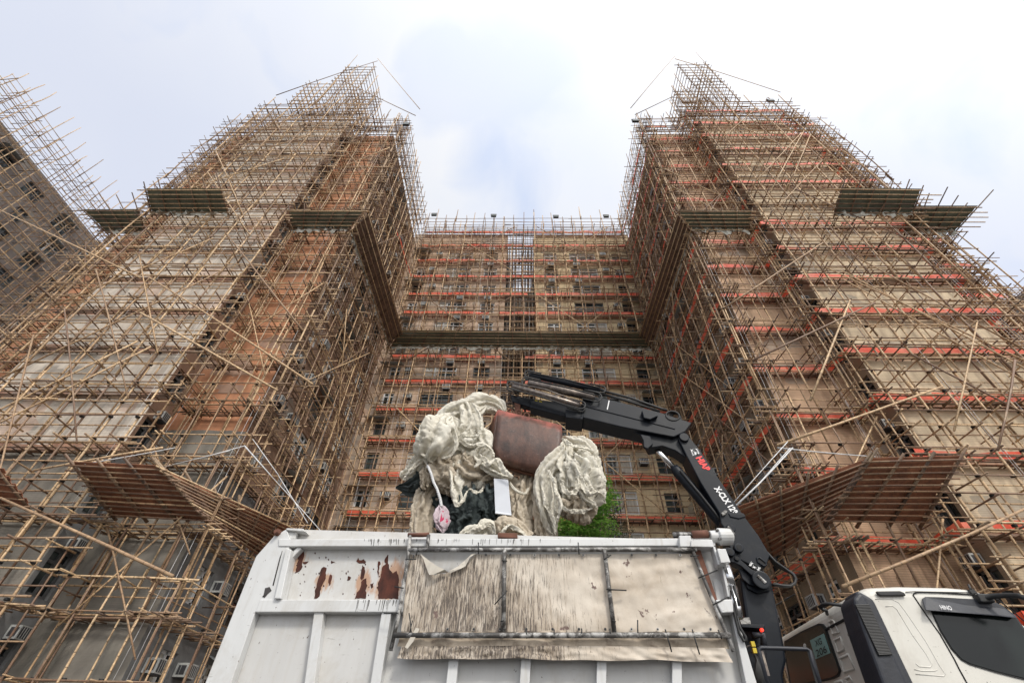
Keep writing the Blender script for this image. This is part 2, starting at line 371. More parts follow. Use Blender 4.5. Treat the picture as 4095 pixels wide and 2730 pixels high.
def awning(parent,A,u,n_,s0,s1,z,d=.7):
    A3=Vector((*A,0)); u3=Vector((*u,0)); n3=Vector((*n_,0)); m=MB(); k=int((s1-s0)/.08)
    vs=[];fs=[]
    for i in range(k+1):
        s=s0+(s1-s0)*i/k; b=.02*(i%2)
        p=A3+u3*s+Vector((0,0,z+b)); q=p+n3*d-Vector((0,0,.28)); vs+=[p,q,q-ZZ*.01,p-ZZ*.01]
    for i in range(k):
        a=4*i; fs+=[(a,a+1,a+5,a+4),(a+2,a+3,a+7,a+6),(a+1,a+2,a+6,a+5)]
    m.add(vs,fs); return m.build('awning','awning',parent)
def half(side):
    sg=-1 if side=='L' else 1
    L=side=='L'
    xi,xm,xo,xe=(-12.6,-16.45,-24.35,-27.9) if L else (12.0,15.95,23.6,27.3)
    t=thing('apartment_building','grimy terracotta and whitewashed apartment block stepping back in bays, on the left of the courtyard' if L
        else 'grimy beige and tan apartment block stepping back in bays, on the right of the courtyard','building',((xm,16.1,0)))
    t['group']='scaffolded apartment blocks'
    wins=[]
    mm,mi_,ms,mr=('wall_whitewash','wall_brick','wall_side_shaded_brown','wall_rear_pink') if L else ('wall_beige','wall_tan','wall_side_shaded_tan','wall_rear_yellow')
    us=(sg,0)
    # main bay front (blind wall with one narrow window column at its outer end)
    op=[]; Wm=abs(xo-xm)
    A=(xm,16.1)
    for z in FL[1:]:
        if z>0: pass
    wall('wall',t,A,us,(0,-1),Wm,0,ROOF,mm,op)
    # its flank facing the courtyard
    A=(xm,16.1); op=[]
    for k,z in enumerate(FL):
        if k in(0,) or z-1.9<0: continue
        o=(.2,1.15,z-2.25,z-.75); op.append(o)
        window(t,A,(0,1),(-sg,0),*o,'dark',wins)
        if R.random()<.75: ac(t,A,(0,1),(-sg,0),.7,z-.5+U(-.05,.05),.5,.38,.4)
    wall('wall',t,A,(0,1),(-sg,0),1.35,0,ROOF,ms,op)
    # inner bay front
    wall('wall',t,(xi,17.45),us,(0,-1),abs(xm-xi),0,ROOF,mi_)
    # outer bay front and outer flank
    wall('wall',t,(xo,17.45),us,(0,-1),abs(xe-xo),0,ROOF,mi_)
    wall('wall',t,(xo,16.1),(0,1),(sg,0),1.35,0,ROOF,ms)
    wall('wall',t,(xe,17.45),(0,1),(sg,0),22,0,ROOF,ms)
    # courtyard flank
    A=(xi,17.45); op=[]
    cols=[(1.3,2.3,0),(4.0,6.0,1),(6.6,7.3,0),(8.7,10.6,1)]
    for k,z in enumerate(FL):
        if k==0: continue
        for a,b,w in cols:
            if z-2.1<0: continue
            o=(a,b,z-(2.0 if w else 1.85),z-.55); op.append(o)
            window(t,A,(0,1),(-sg,0),*o,R.choice(['dark','curt','plain','dark']),wins)
        if R.random()<.8: ac(t,A,(0,1),(-sg,0),2.75,z-1.0)
        if R.random()<.5: ac(t,A,(0,1),(-sg,0),1.0,z-1.1)
        if R.random()<.6: ac(t,A,(0,1),(-sg,0),7.9,z-1.1)
        if R.random()<.3: awning(t,A,(0,1),(-sg,0),4.0,6.0,z-.3)
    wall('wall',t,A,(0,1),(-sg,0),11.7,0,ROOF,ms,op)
    # rear range, from the flank to the light well
    xs=-1.8 if L else 1.15
    A=(xi,29.15); W=abs(xs-xi); op=[]
    cols=([(1.3,2.2,0),(4.2,7.0,1),(8.4,9.8,0)] if L else [(1.3,2.4,0),(4.2,7.0,1),(8.4,9.8,0)])
    for k,z in enumerate(FL):
        if k==0: continue
        for ci,(a,b,w) in enumerate(cols):
            if z-2.1<0: continue
            o=(a,b,z-(2.1 if w else 1.95),z-.5 if w else z-.6); op.append(o)
            window(t,A,(-sg,0),(0,-1),*o,R.choice(['curt','plain','curt','dark'] if w else ['dark','plain']),wins)
        if R.random()<.75: ac(t,A,(-sg,0),(0,-1),R.choice([3.0,3.4]),z-1.2)
        if R.random()<.75: ac(t,A,(-sg,0),(0,-1),9.1,z-.32)
        if R.random()<.5: ac(t,A,(-sg,0),(0,-1),6.4,z-.3)
        if R.random()<.55: awning(t,A,(-sg,0),(0,-1),.5,2.4,z-.45,.8)
        if R.random()<.2: awning(t,A,(-sg,0),(0,-1),4.2,6.9,z-.25,.8)
    wall('wall',t,A,(-sg,0),(0,-1),W,0,46.5,mr,op)
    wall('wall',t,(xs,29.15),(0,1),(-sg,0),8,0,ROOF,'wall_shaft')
    # roof slab with parapet, just inside the walls
    m=MB()
    for a,b in (((min(xm,xo)+.02,16.12,ROOF-.2),(max(xm,xo)-.02,39,ROOF-.02)),((min(xi,xm)+.02,17.5,ROOF-.25),(max(xi,xm)-.02,29.2,ROOF-.05)),((min(xi,xs)+.02,29.3,ROOF-.3),(max(xi,xs)-.02,36.6,ROOF-.06))):
        m.box(a,b)
    m.build('roof','roof_grey',t)
    if L:
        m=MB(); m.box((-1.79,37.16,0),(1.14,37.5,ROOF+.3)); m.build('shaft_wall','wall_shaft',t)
    for q in range(3):
        p=MB(); x=xs+(-.35 if not L else .35)*(-1 if L else 1)*0+(.25+.35*q)*(1 if L else -1)
        p.tube([(x,29.2,0),(x,29.2,ROOF-1)],.06,8); p.build('drain_pipe','wall_shaft',t,smooth=True)
    build_windows(t,wins)
half('L'); half('R')
# neighbouring blocks at both margins
def far_block(x,y0,y1,side,label,top=ROOF):
    sg=1 if side=='L' else -1
    t=thing('apartment_building',label,'building',(x,y0,0),'scaffolded apartment blocks'); wins=[]; op=[]; A=(x,y0)
    z=top-2.9
    while z>20:
        s=1.2
        while s<y1-y0-2:
            w=U(1.0,2.2); o=(round(s,2),round(s+w,2),round(z-.2,2),round(z+1.3,2)); op.append(o); window(t,A,(0,1),(sg,0),*o,R.choice(['dark','plain']),wins)
            if R.random()<.3: awning(t,A,(0,1),(sg,0),s,s+w,z+1.6,.9)
            s+=w+U(1.6,2.6)
            s=round(s,2)
        z-=2.75; z=round(z,3)
    wall('wall',t,A,(0,1),(sg,0),y1-y0,0,top,'wall_far',op)
    wall('wall',t,A,(-sg,0),(0,-1),14,0,top,'wall_far')
    MB().box((min(x,x-sg*14)+.02,y0+.02,top-.2),(max(x,x-sg*14)-.02,y1,top-.02)).build('roof','roof_grey',t)
    build_windows(t,wins,60)
    return t
far_block(-50.3,13,52,'L','dark brown apartment block far off at the left edge of the photo',45.4)
far_block(48.5,22,50,'R','grey apartment block barely showing at the right edge of the photo',36)
# ------------------------------------------------------------------ bamboo scaffolds
class Scaf:
    CAP=100
    def __init__(s,label,loc,group='bamboo scaffolds'):
        s.t=thing('bamboo_scaffold',label,'scaffold',loc,group); s.parts={}
    def pole(s,part,p0,p1,r=.036,mat=0,bend=.03,lap=None,seg=None,straps=None):
        p0=Vector(p0);p1=Vector(p1); s.parts.setdefault(part,[]).append((p0,p1,r,mat,bend,lap,seg,straps))
    def mesh(s,mb,spec):
        p0,p1,r,mat,bend,lap,seg,straps=spec
        d=p1-p0; L=d.length; dn=d.normalized(); o1=dn.orthogonal().normalized(); o2=dn.cross(o1)
        near=((p0+p1)/2-EYE).length<24
        if lap:                                   # tall standards are poles lapped end over end
            a=0; flip=1
            while a<L-.5:
                b=min(L,a+lap*U(.9,1.1)); ov=1.1
                off=(o1*U(-1,1)+o2*U(-1,1)).normalized()*r*.9
                pts=[]; k=3
                w=(o1*U(-1,1)+o2*U(-1,1))*bend
                for i in range(k+1):
                    f=i/k; pts.append(p0+dn*(max(a-ov,0)+(b-max(a-ov,0))*f)+off+w*math.sin(math.pi*f)*2)
                rr=[r*U(1.05,1.2),r*1.05,r*.92,r*U(.68,.8)]
                if p0.z+a<14 and near: rr=[x*1.22 for x in rr]
                mb.tube(pts,rr,7 if near else 5,mat)
                a=b
        else:
            k=seg or (3 if L>2.5 else 1)
            w=(o1*U(-1,1)+o2*U(-1,1))*bend*min(1,L/3)
            j=[(o1*U(-1,1)+o2*U(-1,1))*bend*.25 for _ in range(k+1)]
            pts=[p0+d*(i/k)+w*math.sin(math.pi*i/k)+j[i] for i in range(k+1)]
            rr=[r*(1.12-.3*i/k) for i in range(k+1)]
            if R.random()<.5: rr=rr[::-1]
            mb.tube(pts,rr,6 if near else 5,mat)
        if straps:
            for h in straps:
                q=p0+dn*h
                mb.tube([q-dn*.035,q+dn*.035],r*1.75,6,1,rd=0)
    def finish(s):
        for part,L in s.parts.items():
            L.sort(key=lambda q:-((q[1]-q[0]).length*q[2])/(((q[0]+q[1])/2-EYE).length))
            for q in L[:s.CAP]:
                mb=MB(); s.mesh(mb,q); mb.build(part,None,s.t,mats=['bamboo','strap','bamboo_dark','cable_white'],attr=True,smooth=True)
            if L[s.CAP:]:
                mb=MB()
                for q in L[s.CAP:]: s.mesh(mb,q)
                o=mb.build(part,None,s.t,mats=['bamboo','strap','bamboo_dark','cable_white'],attr=True,smooth=True); o['kind']='stuff'
def ribbon(t,A,u,n_,s0,s1,o,z,h=.34,label=None):
    """sagging orange sheet tied along the deck edge"""
    A3=Vector((*A,0)); u3=Vector((*u,0)); n3=Vector((*n_,0)); k=max(2,int((s1-s0)/.45)); vs=[];fs=[]
    ph=U(0,6)
    for i in range(k+1):
        s=s0+(s1-s0)*i/k; w=.05*math.sin(s*1.9+ph)+.03*math.sin(s*4.3+ph*2)
        top=z+h+.05*math.sin(s*1.1+ph)+U(-.02,.02); bo=z+U(-.02,.02)
        vs+=[A3+u3*s+n3*(o+w*.4)+ZZ*bo,A3+u3*s+n3*(o+w)+ZZ*top]
    fs=[(2*i,2*i+2,2*i+3,2*i+1) for i in range(k)]
    MB().add(vs,fs).build('orange_guard_strip','orange',t)
def face(sc,A,u,n_,L,z0,z1,di=.4,do=1.2,sp=1.12,big=.045,small=.030,ext=(.5,.5),orange=(),olen=None,braces=2,cables=2,tr_in=.1,dense=1,decks=True,hatch=1.0):
    A3=Vector((*A,0)); u3=Vector((*u,0)); n3=Vector((*n_,0)); P=lambda s,o,z:A3+u3*s+n3*o+Vector((0,0,z))
    n=max(1,round(L/sp)); ss=[L*i/n for i in range(n+1)]
    lev=[z for z in FL if z0-.5<z<z1+.5]
    if not lev: lev=[z0+.5+i*2.75 for i in range(int((z1-z0)/2.75)+1)]
    mids=[]
    for z in lev:
        mids+=[z+1.02]
        if dense>1: mids+=[z+1.75]
    mids=[z for z in mids if z0<z<z1]
    allz=sorted([z for z in lev if z0<z<z1]+mids)
    for i,s in enumerate(ss):
        b=s+U(-.07,.07); top=z1+R.choice([0,.3,.9,1.6,U(0,2.3)])
        x=U(-.12,.12)
        sc.pole('upright_pole',P(b,do,z0),P(b+x,do,top),big,0,.05,7,straps=[z-z0 for z in allz if (P(b,do,z)-EYE).length<27])
        if i<n or True:
            b2=s+U(-.12,.12)+.3*(i%2); sc.pole('inner_upright_pole',P(b2,di,z0),P(b2,di,z1+U(-.3,.6)),small*1.15,0,.03,6)
    def run(part,o,z,r,mat=0,jit=.04):
        a=-U(*sorted((.1,ext[0]+.15)))
        end=L+U(*sorted((.1,ext[1]+.15)))
        while a<end-.6:
            b=min(end,a+U(5,7)); sc.pole(part,P(a,o+U(-.03,.03),z+U(-jit,jit)),P(b,o+U(-.03,.03),z+U(-jit,jit)),r*U(.85,1.15),mat)
            a=b-.7 if b<end else end
    for z in lev:
        if not z0<z<z1: continue
        run('ledger_pole',do+big+small,z+.05,small); run('ledger_pole',do-.02,z-.12,small*.9)
        run('inner_ledger_pole',di+.06,z+.03,small)
        run('inner_ledger_pole',di-.03,z+.62,small*.8)
        if decks:
            for q in range(3): run('deck_pole',.1+(di-.12)*q/2+U(-.03,.03),z-.02,small*1.05,2 if R.random()<.75 else 0,.02)
            run('deck_pole',di+.5,z-.03,small,2 if R.random()<.6 else 0,.03)
            s_=U(.1,.4)
            while s_<L:
                sc.pole('under_deck_pole',P(s_,.05,z-.1),P(s_+U(-.03,.03),di+U(.25,.7),z-.1+U(-.04,.04)),small*.85,2,.005); s_+=U(.38,.75)*hatch+(U(.5,1.4) if R.random()<.12 else 0)
        for s in ss:
            s=s+U(-.08,.08)
            sc.pole('transom_pole',P(s,tr_in,z-.09+U(-.03,.03)),P(s+U(-.05,.05),do+U(.22,.65),z-.07+U(-.03,.03)),small,2 if R.random()<.45 else 0,.01)
            if R.random()<.35 and decks: sc.pole('transom_pole',P(s+.45,di-.1,z-.1),P(s+.45,do+U(.05,.3),z-.1),small*.9,2,.01)
    for z in mids:
        run('ledger_pole',do+big+small,z,small)
        run('inner_ledger_pole',di+.06,z+U(-.1,.1),small*.9)
        for s in ss:
            if R.random()<(.55 if z in mids else 1): sc.pole('transom_pole',P(s+U(-.1,.1),tr_in,z-.06),P(s+U(-.1,.1),do+U(.15,.5),z-.04),small*.95,0,.01)
    # long diagonal braces lashed to the outer face
    for _ in range(int(braces)):
        h=z0+U(.05,.85)*(z1-z0); s=U(0,max(.1,L-2)); d=R.choice((-1,1)); ln=min(L*1.05,U(6,9))
        s0=0 if d>0 else L
        a=P(s0+d*U(0,.3*L),do+.12,h); b=P(s0+d*(min(L,ln)*.97),do+.14,h+ln*U(.9,1.3))
        sc.pole('brace_pole',a,b,small*1.1,0,.03)
    for _ in range(int(cables)):
        s=U(0,L); za=z0+U(0,.5)*(z1-z0); sc.pole('cable',P(s,do-.25,za),P(s+U(-.2,.2),do-.2,za+U(8,18)),.008,3,.03)
    for i,k in enumerate(orange):
        z=FL[k]
        if not z0-1<z<z1+1: continue
        a,b=olen or (0,L)
        a0=a
        while a0<b-.3:
            b0=min(b,a0+U(3.5,8)); ribbon(sc.t,A,u,n_,a0,b0,di+.05,z+.02,U(.34,.42)); a0=b0+(U(-.1,.25) if R.random()<.75 else U(.4,1.3))
ALL=range(0,16)
# left block
s=Scaf('dense bamboo scaffold in front of the whitewashed main bay of the left block',(-20,14.9,0))
face(s,(-15.4,16.1),(-1,0),(0,-1),9.0,.1,46.8,.4,1.2,1.1,.048,.034,ext=(.8,.6),braces=14,cables=5,dense=2)
face(s,(-15.4,16.1),(0,1),(1,0),.9,.1,46.5,.15,.3,.9,.04,.03,braces=0,cables=1,decks=False)
face(s,(-25.4,16.1),(0,1),(-1,0),1.0,.1,46.5,.2,.4,.9,.04,.03,braces=0,cables=0,decks=False)
SL=s
s2=Scaf('bamboo scaffold on the narrow terracotta bay of the left block, beside the courtyard corner',(-14,16.2,0))
face(s2,(-11.35,17.4),(-1,0),(0,-1),4.1,.1,47.0,.4,1.15,1.05,.042,.03,ext=(.5,.5),braces=8,cables=4)
s2.finish()
s3=Scaf('bamboo scaffold along the shaded left flank of the courtyard',(-11.4,23,0))
face(s3,(-12.6,16.3),(0,1),(1,0),11.2,.1,47.6,.45,1.25,1.12,.040,.029,ext=(.3,.2),braces=7,cables=5)
s3.finish()
s4=Scaf('bamboo scaffold on the outermost set-back bay of the left block',(-27,16.3,0))
face(s4,(-25.2,17.45),(-1,0),(0,-1),3.2,.1,46.6,.4,1.15,1.05,.042,.03,ext=(.4,.9),braces=3,cables=1)
face(s4,(-27.9,17.4),(0,1),(-1,0),8,.1,46.6,.4,1.1,1.3,.04,.03,braces=2,cables=0)
s4.finish()
# rear
s5=Scaf('bamboo scaffold across the rear wall of the courtyard with long red-orange strips',(0,27.6,0))
face(s5,(-11.3,29.15),(1,0),(0,-1),22.5,.1,48.4,.42,1.2,1.14,.052,.033,ext=(.2,.2),braces=0,cables=16,dense=2)
for zc in (42,30,17,7,-1):
    for a,b in((-9.5,-1),( -1,-9.5),(1.5,9.5),(9.5,1.5)):
        s5.pole('brace_pole',(a,27.82,max(1,zc-4.2)),(b,27.80,zc+4.0),.042,0,.03)
for sx in [-1.5+.33*i for i in range(8)]:
    for yy in (29.2,30.6,32.5): s5.pole('shaft_pole',(sx,yy,0.1),(sx+U(-.05,.05),yy,46.5+U(0,1.5)),.03,2,.03,7)
for z in [1+.62*i for i in range(74)]:
    for yy in (29.3,31.5): s5.pole('shaft_ledger_pole',(-1.75,yy,z+U(-.05,.05)),(1.1,yy,z+U(-.05,.05)),.026,2,.01)
def polyrib(t,pts,z,h=.38,n_=None):
    for (x0,y0),(x1,y1) in zip(pts,pts[1:]):
        d=Vector((x1-x0,y1-y0)); L=d.length; d/=L; nn=(d.y,-d.x)
        if nn[1]>.01 or (abs(nn[1])<=.01 and nn[0]*x0>0): nn=(-nn[0],-nn[1])
        a=0
        while a<L-.2:
            b=min(L,a+U(3,7)) if L>3 else L
            ribbon(t,(x0,y0),(d.x,d.y),nn,a,b,0,z+.03,h*U(.85,1.1)); a=b+(0 if L<3 or R.random()<.7 else U(.2,1.3))
for k in ALL:
    if k==6: continue
    z=FL[k]
    if k<6: polyrib(s5.t,[(-11.4,28.73),(11.4,28.73)],z,.42)
    else: polyrib(s5.t,[(-11.4,28.73),(-1.3 if k<9 else -.9,28.73)],z,.42); polyrib(s5.t,[(.2 if k<9 else -.2,28.73),(11.4,28.73)],z,.42)
s5.finish()
polyrib(s3.t,[(-12.0,23.2),(-11.6,28.7)],FL[3]); 
# right block
s6=Scaf('bamboo scaffold along the right flank of the courtyard, hung with slanting red-orange strips',(10.9,23,0))
face(s6,(12.0,16.3),(0,1),(-1,0),11.2,.1,47.6,.45,1.2,1.12,.040,.029,ext=(.3,.2),braces=7,cables=7)
for k in ALL:
    polyrib(s6.t,[(11.43,17.1),(11.43,28.6)],FL[k],.40)
s6.finish()
s7=Scaf('bamboo scaffold with red-orange strips on the narrow tan bay of the right block',(13.5,16.2,0))
face(s7,(10.8,17.45),(1,0),(0,-1),4.4,.1,47.0,.4,1.15,1.05,.042,.03,ext=(.5,.4),braces=8,cables=6)
for k in ALL:
    if k not in(6,): polyrib(s7.t,[(15.05,17.07),(11.45,17.07)],FL[k],.40)
s7.finish()
s8=Scaf('dense bamboo scaffold with red-orange strips on the beige main bay of the right block',(20,14.9,0))
face(s8,(14.9,16.1),(1,0),(0,-1),9.3,.1,46.8,.4,1.2,1.12,.048,.034,ext=(.8,.6),braces=14,cables=12,dense=2)
face(s8,(14.9,16.1),(0,1),(-1,0),1.0,.1,46.5,.15,.3,.9,.04,.03,braces=0,cables=1,decks=False)
face(s8,(24.7,15.9),(0,1),(1,0),1.3,.1,46.5,.15,.4,.9,.04,.03,braces=0,cables=0,decks=True)
s9=Scaf('bamboo scaffold with red-orange strips on the outermost set-back bay of the right block',(26.5,16.3,0))
face(s9,(24.6,17.45),(1,0),(0,-1),3.0,.1,46.6,.4,1.15,1.05,.042,.03,ext=(.4,.6),braces=3,cables=1)
face(s9,(27.3,17.4),(0,1),(1,0),9,.1,46.6,.4,1.1,1.3,.04,.03,braces=2,cables=0)
for k in ALL:
    if k!=6: polyrib(s9.t,[(27.4,16.9),(24.3,16.9)],FL[k],.40)
    if k!=6: polyrib(s8.t,[(24.2,15.67),(15.15,15.67)],FL[k],.42)
    polyrib(s8.t,[(24.25,16.9),(24.22,15.7)],FL[k],.4); polyrib(s8.t,[(15.15,15.67),(15.08,17.05)],FL[k],.42)
s9.finish()
# the open cages standing above both roofs
for sc,sg in ((SL,-1),(s8,1)):
    xa,xb=17.0,19.8
    def cage(x0,x1,y0,y1,za,zb,st=.95):
        xs=[x0+(x1-x0)*i/max(1,round((x1-x0)/.9)) for i in range(max(1,round((x1-x0)/.9))+1)]
        ys=[y0+(y1-y0)*i/max(1,round((y1-y0)/1.2)) for i in range(max(1,round((y1-y0)/1.2))+1)]
        for x in xs:
            for y in ys:
                if y in(ys[0],ys[-1]) or x in(xs[0],xs[-1]): sc.pole('roof_cage_pole',(sg*x,y,za),(sg*x,y,zb+U(-.1,.9)),.046,0,.03,7)
        z=za
        while z<zb:
            for y in (ys[0],ys[-1]): sc.pole('roof_cage_ledger',(sg*(x0-U(.2,.5)),y,z+U(-.06,.06)),(sg*(x1+U(.2,.5)),y,z+U(-.06,.06)),.036,0,.02)
            for x in (xs[0],xs[-1],xs[len(xs)//2]): sc.pole('roof_cage_ledger',(sg*x,ys[0]-U(.2,.5),z+.08),(sg*x,ys[-1]+U(.2,.4),z+U(0,.1)),.036,0,.02)
            z+=st
    cage(16.9,19.8,14.9,18.2,46.5,58)
    if sg<0: cage(19.8,22.2,14.9,17.0,46.5,52.5)
    cage(14.6,16.9,14.9,17.3,46.5,50.2)
    sc.pole('brace_pole',(sg*10.3,16.0,48.2),(sg*17.2,14.8,61),.034,0,.05)
    sc.pole('brace_pole',(sg*10.5,16.1,46.8),(sg*19,14.6,52.5),.034,0,.03)
    sc.pole('brace_pole',(sg*16.8,14.7,59.5),(sg*24,14.6,48),.036,0,.06)
    sc.pole('upright_pole',(sg*19.8,14.8,55),(sg*19.9,14.8,62.5),.03,0,.02)
for (x1,y1,x2,y2,o,rr) in ((800,1832,978,1782,14.3,.02),(978,1782,1083,1900,14.3,.024),(1083,1900,1290,2130,14.2,.012),(1010,1755,1114,1900,14.0,.014),(1114,1900,1230,2090,14.2,.014),(640,1870,920,1800,14.1,.012),(340,1855,700,1790,14.1,.02)):
    a=EYE+ray(x1,y1)*(o/ray(x1,y1).y); b=EYE+ray(x2,y2)*(o/ray(x2,y2).y); SL.pole('stay_rope',a,b,rr,3,.02)
for (x1,y1,x2,y2,o,rr) in ((3170,1790,2945,2020,13.8,.026),(3150,1765,2930,2012,13.8,.014),(3160,1790,3010,1960,13.9,.014),(3110,1790,3500,1825,14.0,.02)):
    a=EYE+ray(x1,y1)*(o/ray(x1,y1).y); b=EYE+ray(x2,y2)*(o/ray(x2,y2).y); s8.pole('stay_rope',a,b,rr,3,.02)
# single long rakers crossing the main bays, and tie poles to the brown boards
for (x1,y1,x2,y2,o) in ((0,1990,690,2305,13.4),(0,840,560,1110,14.4),(600,1110,1250,1535,14.3),(560,1250,1110,1560,14.2),(910,940,1210,1320,14.3),(135,1880,650,1790,14.2)):
    a=EYE+ray(x1,y1)*(o/ray(x1,y1).y); b=EYE+ray(x2,y2)*(o/ray(x2,y2).y); SL.pole('raker_pole',a,b,.045,0,.05)
for (x1,y1,x2,y2,o) in ((3370,2345,4095,2035,13.6),(3110,1780,3770,1545,14.2),(3010,1440,3500,1210,14.3),(2900,1230,3290,970,14.3),(4060,1440,3990,1800,14.4),(3400,1200,3240,1600,14.4)):
    a=EYE+ray(x1,y1)*(o/ray(x1,y1).y); b=EYE+ray(x2,y2)*(o/ray(x2,y2).y); s8.pole('raker_pole',a,b,.045,0,.04)
SL.finish(); s8.finish()
# neighbour blocks' scaffolds
s=Scaf('bamboo scaffold on the dark block at the far left edge',(-49,25,0))
face(s,(-50.3,13),(0,1),(1,0),38,20,49.5,.6,1.9,1.15,.042,.034,ext=(.6,.6),braces=5,cables=0,decks=False,dense=2)
for i in range(0):
    s.pole('upright_pole',(-48.2,14+i*2.2,47),(-48+U(0,1.5),14+i*2.2,51+U(0,3)),.06,0,.03)
s.finish()
s=Scaf('bamboo scaffold on the grey block at the far right edge',(47.3,30,0))
face(s,(48.5,22),(0,1),(-1,0),26,20,37,.4,1.2,1.6,.045,.034,braces=1,cables=0,decks=False); s.finish()
# ------------------------------------------------------------------ catch canopies
def canopy(name,label,quads,mat,group,nr=6,rib=.9,sheet=True,boards=False,stub=.5,rr=.036):
    """quads: (outer0,outer1,inner1,inner0); boards or green sheet carried on bamboo ribs and purlins below"""
    c=sum((Vector(p) for q in quads for p in q),Vector())/(4*len(quads))
    t=thing(name,label,'canopy',c,group)
    for q in quads:
        a,b,c_,d=map(Vector,q); W=(b-a).length; k=max(2,int(W/.35)); m=8
        up=(b-a).cross(d-a).normalized()
        if up.z<0: up=-up
        if boards:
            nb=13
            for i in range(nb):
                f0,f1=i/nb,(i+1.12)/nb; f1=min(f1,1.02)
                mb=MB(); v=[]
                p0,p1,p2,p3=a.lerp(d,f0),b.lerp(c_,f0),b.lerp(c_,f1),a.lerp(d,f1)
                h=up*(.035+.05*(i%2)+U(-.01,.01)); j=up*U(-.015,.02)
                mb.add([p0+h+up*.03,p1+h+up*.03+j,p2+h+j,p3+h,p0+h+up*.045,p1+h+up*.045+j,p2+h+up*.015+j,p3+h+up*.015],
                   [(0,1,2,3),(7,6,5,4),(0,4,5,1),(1,5,6,2),(2,6,7,3),(3,7,4,0)])
                mb.build('board',mat,t)
        else:
            vs=[];ph=U(0,9)
            for i in range(k+1):
                for j in range(m+1):
                    p=a.lerp(b,i/k).lerp(d.lerp(c_,i/k),j/m); vs.append(p+up*(.06+.03*math.sin(i*1.3+ph)*math.sin(math.pi*j/m)+.05*abs(math.sin(j*1.57))))
            n0=len(vs); vs+=[v+up*.012 for v in vs]
            fs=[(i*(m+1)+j,(i+1)*(m+1)+j,(i+1)*(m+1)+j+1,i*(m+1)+j+1) for i in range(k) for j in range(m)]
            fs+=[tuple(x+n0 for x in reversed(f)) for f in fs]
            MB().add(vs,fs).build('sheet',mat,t,smooth=True)
        ri=max(2,round(W/rib))
        for i in range(ri+1):
            f=i/ri; p=a.lerp(b,f); e=d.lerp(c_,f); dv=(p-e).normalized()
            mb=MB(); mb.tube([e-dv*.25,e.lerp(p,.5)+up*-.01,p+dv*U(.15,stub)],[rr*1.2,rr*1.1,rr*.9],7); mb.build('rib',None,t,mats=['bamboo_dark'],attr=True,smooth=True)
        for i in range(nr):
            f=(i+.3)/(nr-.4); p=a.lerp(d,f)-up*.05; e=b.lerp(c_,f)-up*.05; dv=(e-p).normalized()
            mb=MB(); mb.tube([p-dv*U(.05,stub*.8),p.lerp(e,.5)+up*U(-.02,.02),e+dv*U(.05,stub*.8)],rr*(.62 if boards else .95),6); mb.build('purlin',None,t,mats=['bamboo_brown' if boards and R.random()<.88 else 'bamboo'],attr=True,smooth=True)
        if not boards and sheet:       # loose clear plastic bunched where the sheet meets the scaffold
            vs=[];ph=U(0,9); k2=k*2
            for i in range(k2+1):
                for j in range(4):
                    p=d.lerp(c_,i/k2); nn_=mn.noise(Vector((i*.35,j*.6,ph))); n2_=mn.noise(Vector((i*.8,j*.9,ph+5))); vs.append(p+ZZ*(.10-(.07+.17*abs(nn_))*j)+(a-d).normalized()*(.05+.30*n2_))
            fs=[(i*4+j,(i+1)*4+j,(i+1)*4+j+1,i*4+j+1) for i in range(k2) for j in range(3)]
            MB().add(vs,fs).build('plastic_sheet','sheet_clear',t,smooth=True)
    return t
G='green sheet catch canopies halfway up'
canopy('catch_canopy','dark green sheet canopy on the left block, highest and left of the terracotta bay',[((-23.7,13.4,27.25),(-18.9,13.4,27.25),(-18.9,14.85,26.75),(-23.9,14.85,26.75))],'canopy_green',G,stub=1.1)
canopy('catch_canopy','dark green sheet canopy on the outermost left bay, against the sky',[((-28.9,14.9,27.35),(-25.2,14.9,27.35),(-25.2,16.25,26.8),(-27.9,16.25,26.8))],'canopy_green',G,stub=1.3)
canopy('catch_canopy','green sheet canopy on the terracotta bay of the left block',[((-15.2,14.95,27.35),(-10.3,14.95,27.35),(-11.5,16.05,26.75),(-15.2,16.05,26.75))],'canopy_green',G)
canopy('catch_canopy','brown board canopy running back along the left flank of the courtyard',[((-10.0,15.2,27.35),(-10.1,26.6,27.85),(-11.35,27.5,27.1),(-11.35,16.2,26.75))],'board_side',G,nr=5,rib=1.2)
canopy('catch_canopy','long green sheet canopy across the rear wall of the courtyard',[((-10.2,26.4,27.85),(9.6,26.4,27.85),(10.8,27.75,27.25),(-11.2,27.75,27.25))],'canopy_green',G,rib=1.15)
canopy('catch_canopy','brown board canopy running back along the right flank of the courtyard',[((9.75,15.2,27.35),(9.65,26.6,27.85),(10.8,27.5,27.1),(10.8,16.2,26.75))],'board_side',G,nr=5,rib=1.2)
canopy('catch_canopy','green sheet canopy on the tan bay of the right block',[((9.75,14.95,27.35),(14.4,14.95,27.35),(14.4,16.05,26.75),(10.8,16.05,26.75))],'canopy_green',G)
canopy('catch_canopy','dark green sheet canopy on the beige main bay, highest on the right block',[((19.2,13.4,27.3),(24.0,13.5,27.35),(23.9,14.85,26.75),(19.2,14.85,26.75))],'canopy_green',G,stub=1.6)
canopy('catch_canopy','dark green sheet canopy at the right end, against the sky',[((24.0,14.6,27.3),(28.1,14.6,27.3),(27.4,16.2,26.8),(24.3,16.2,26.8))],'canopy_green',G,stub=1.6)
G='reddish board canopies low on the wings'
canopy('board_canopy','rust brown board canopy tilting out low on the left block',[((-15.65,14,8.85),(-12.45,14,8.74),(-11.5,16.2,7.8),(-15.1,16.2,7.94)),((-12.4,14.1,8.74),(-9.2,20.5,8.8),(-11.0,20.5,7.8),(-11.45,16.3,7.8))],'board_brown',G,nr=11,rib=1.1,boards=True,rr=.05)
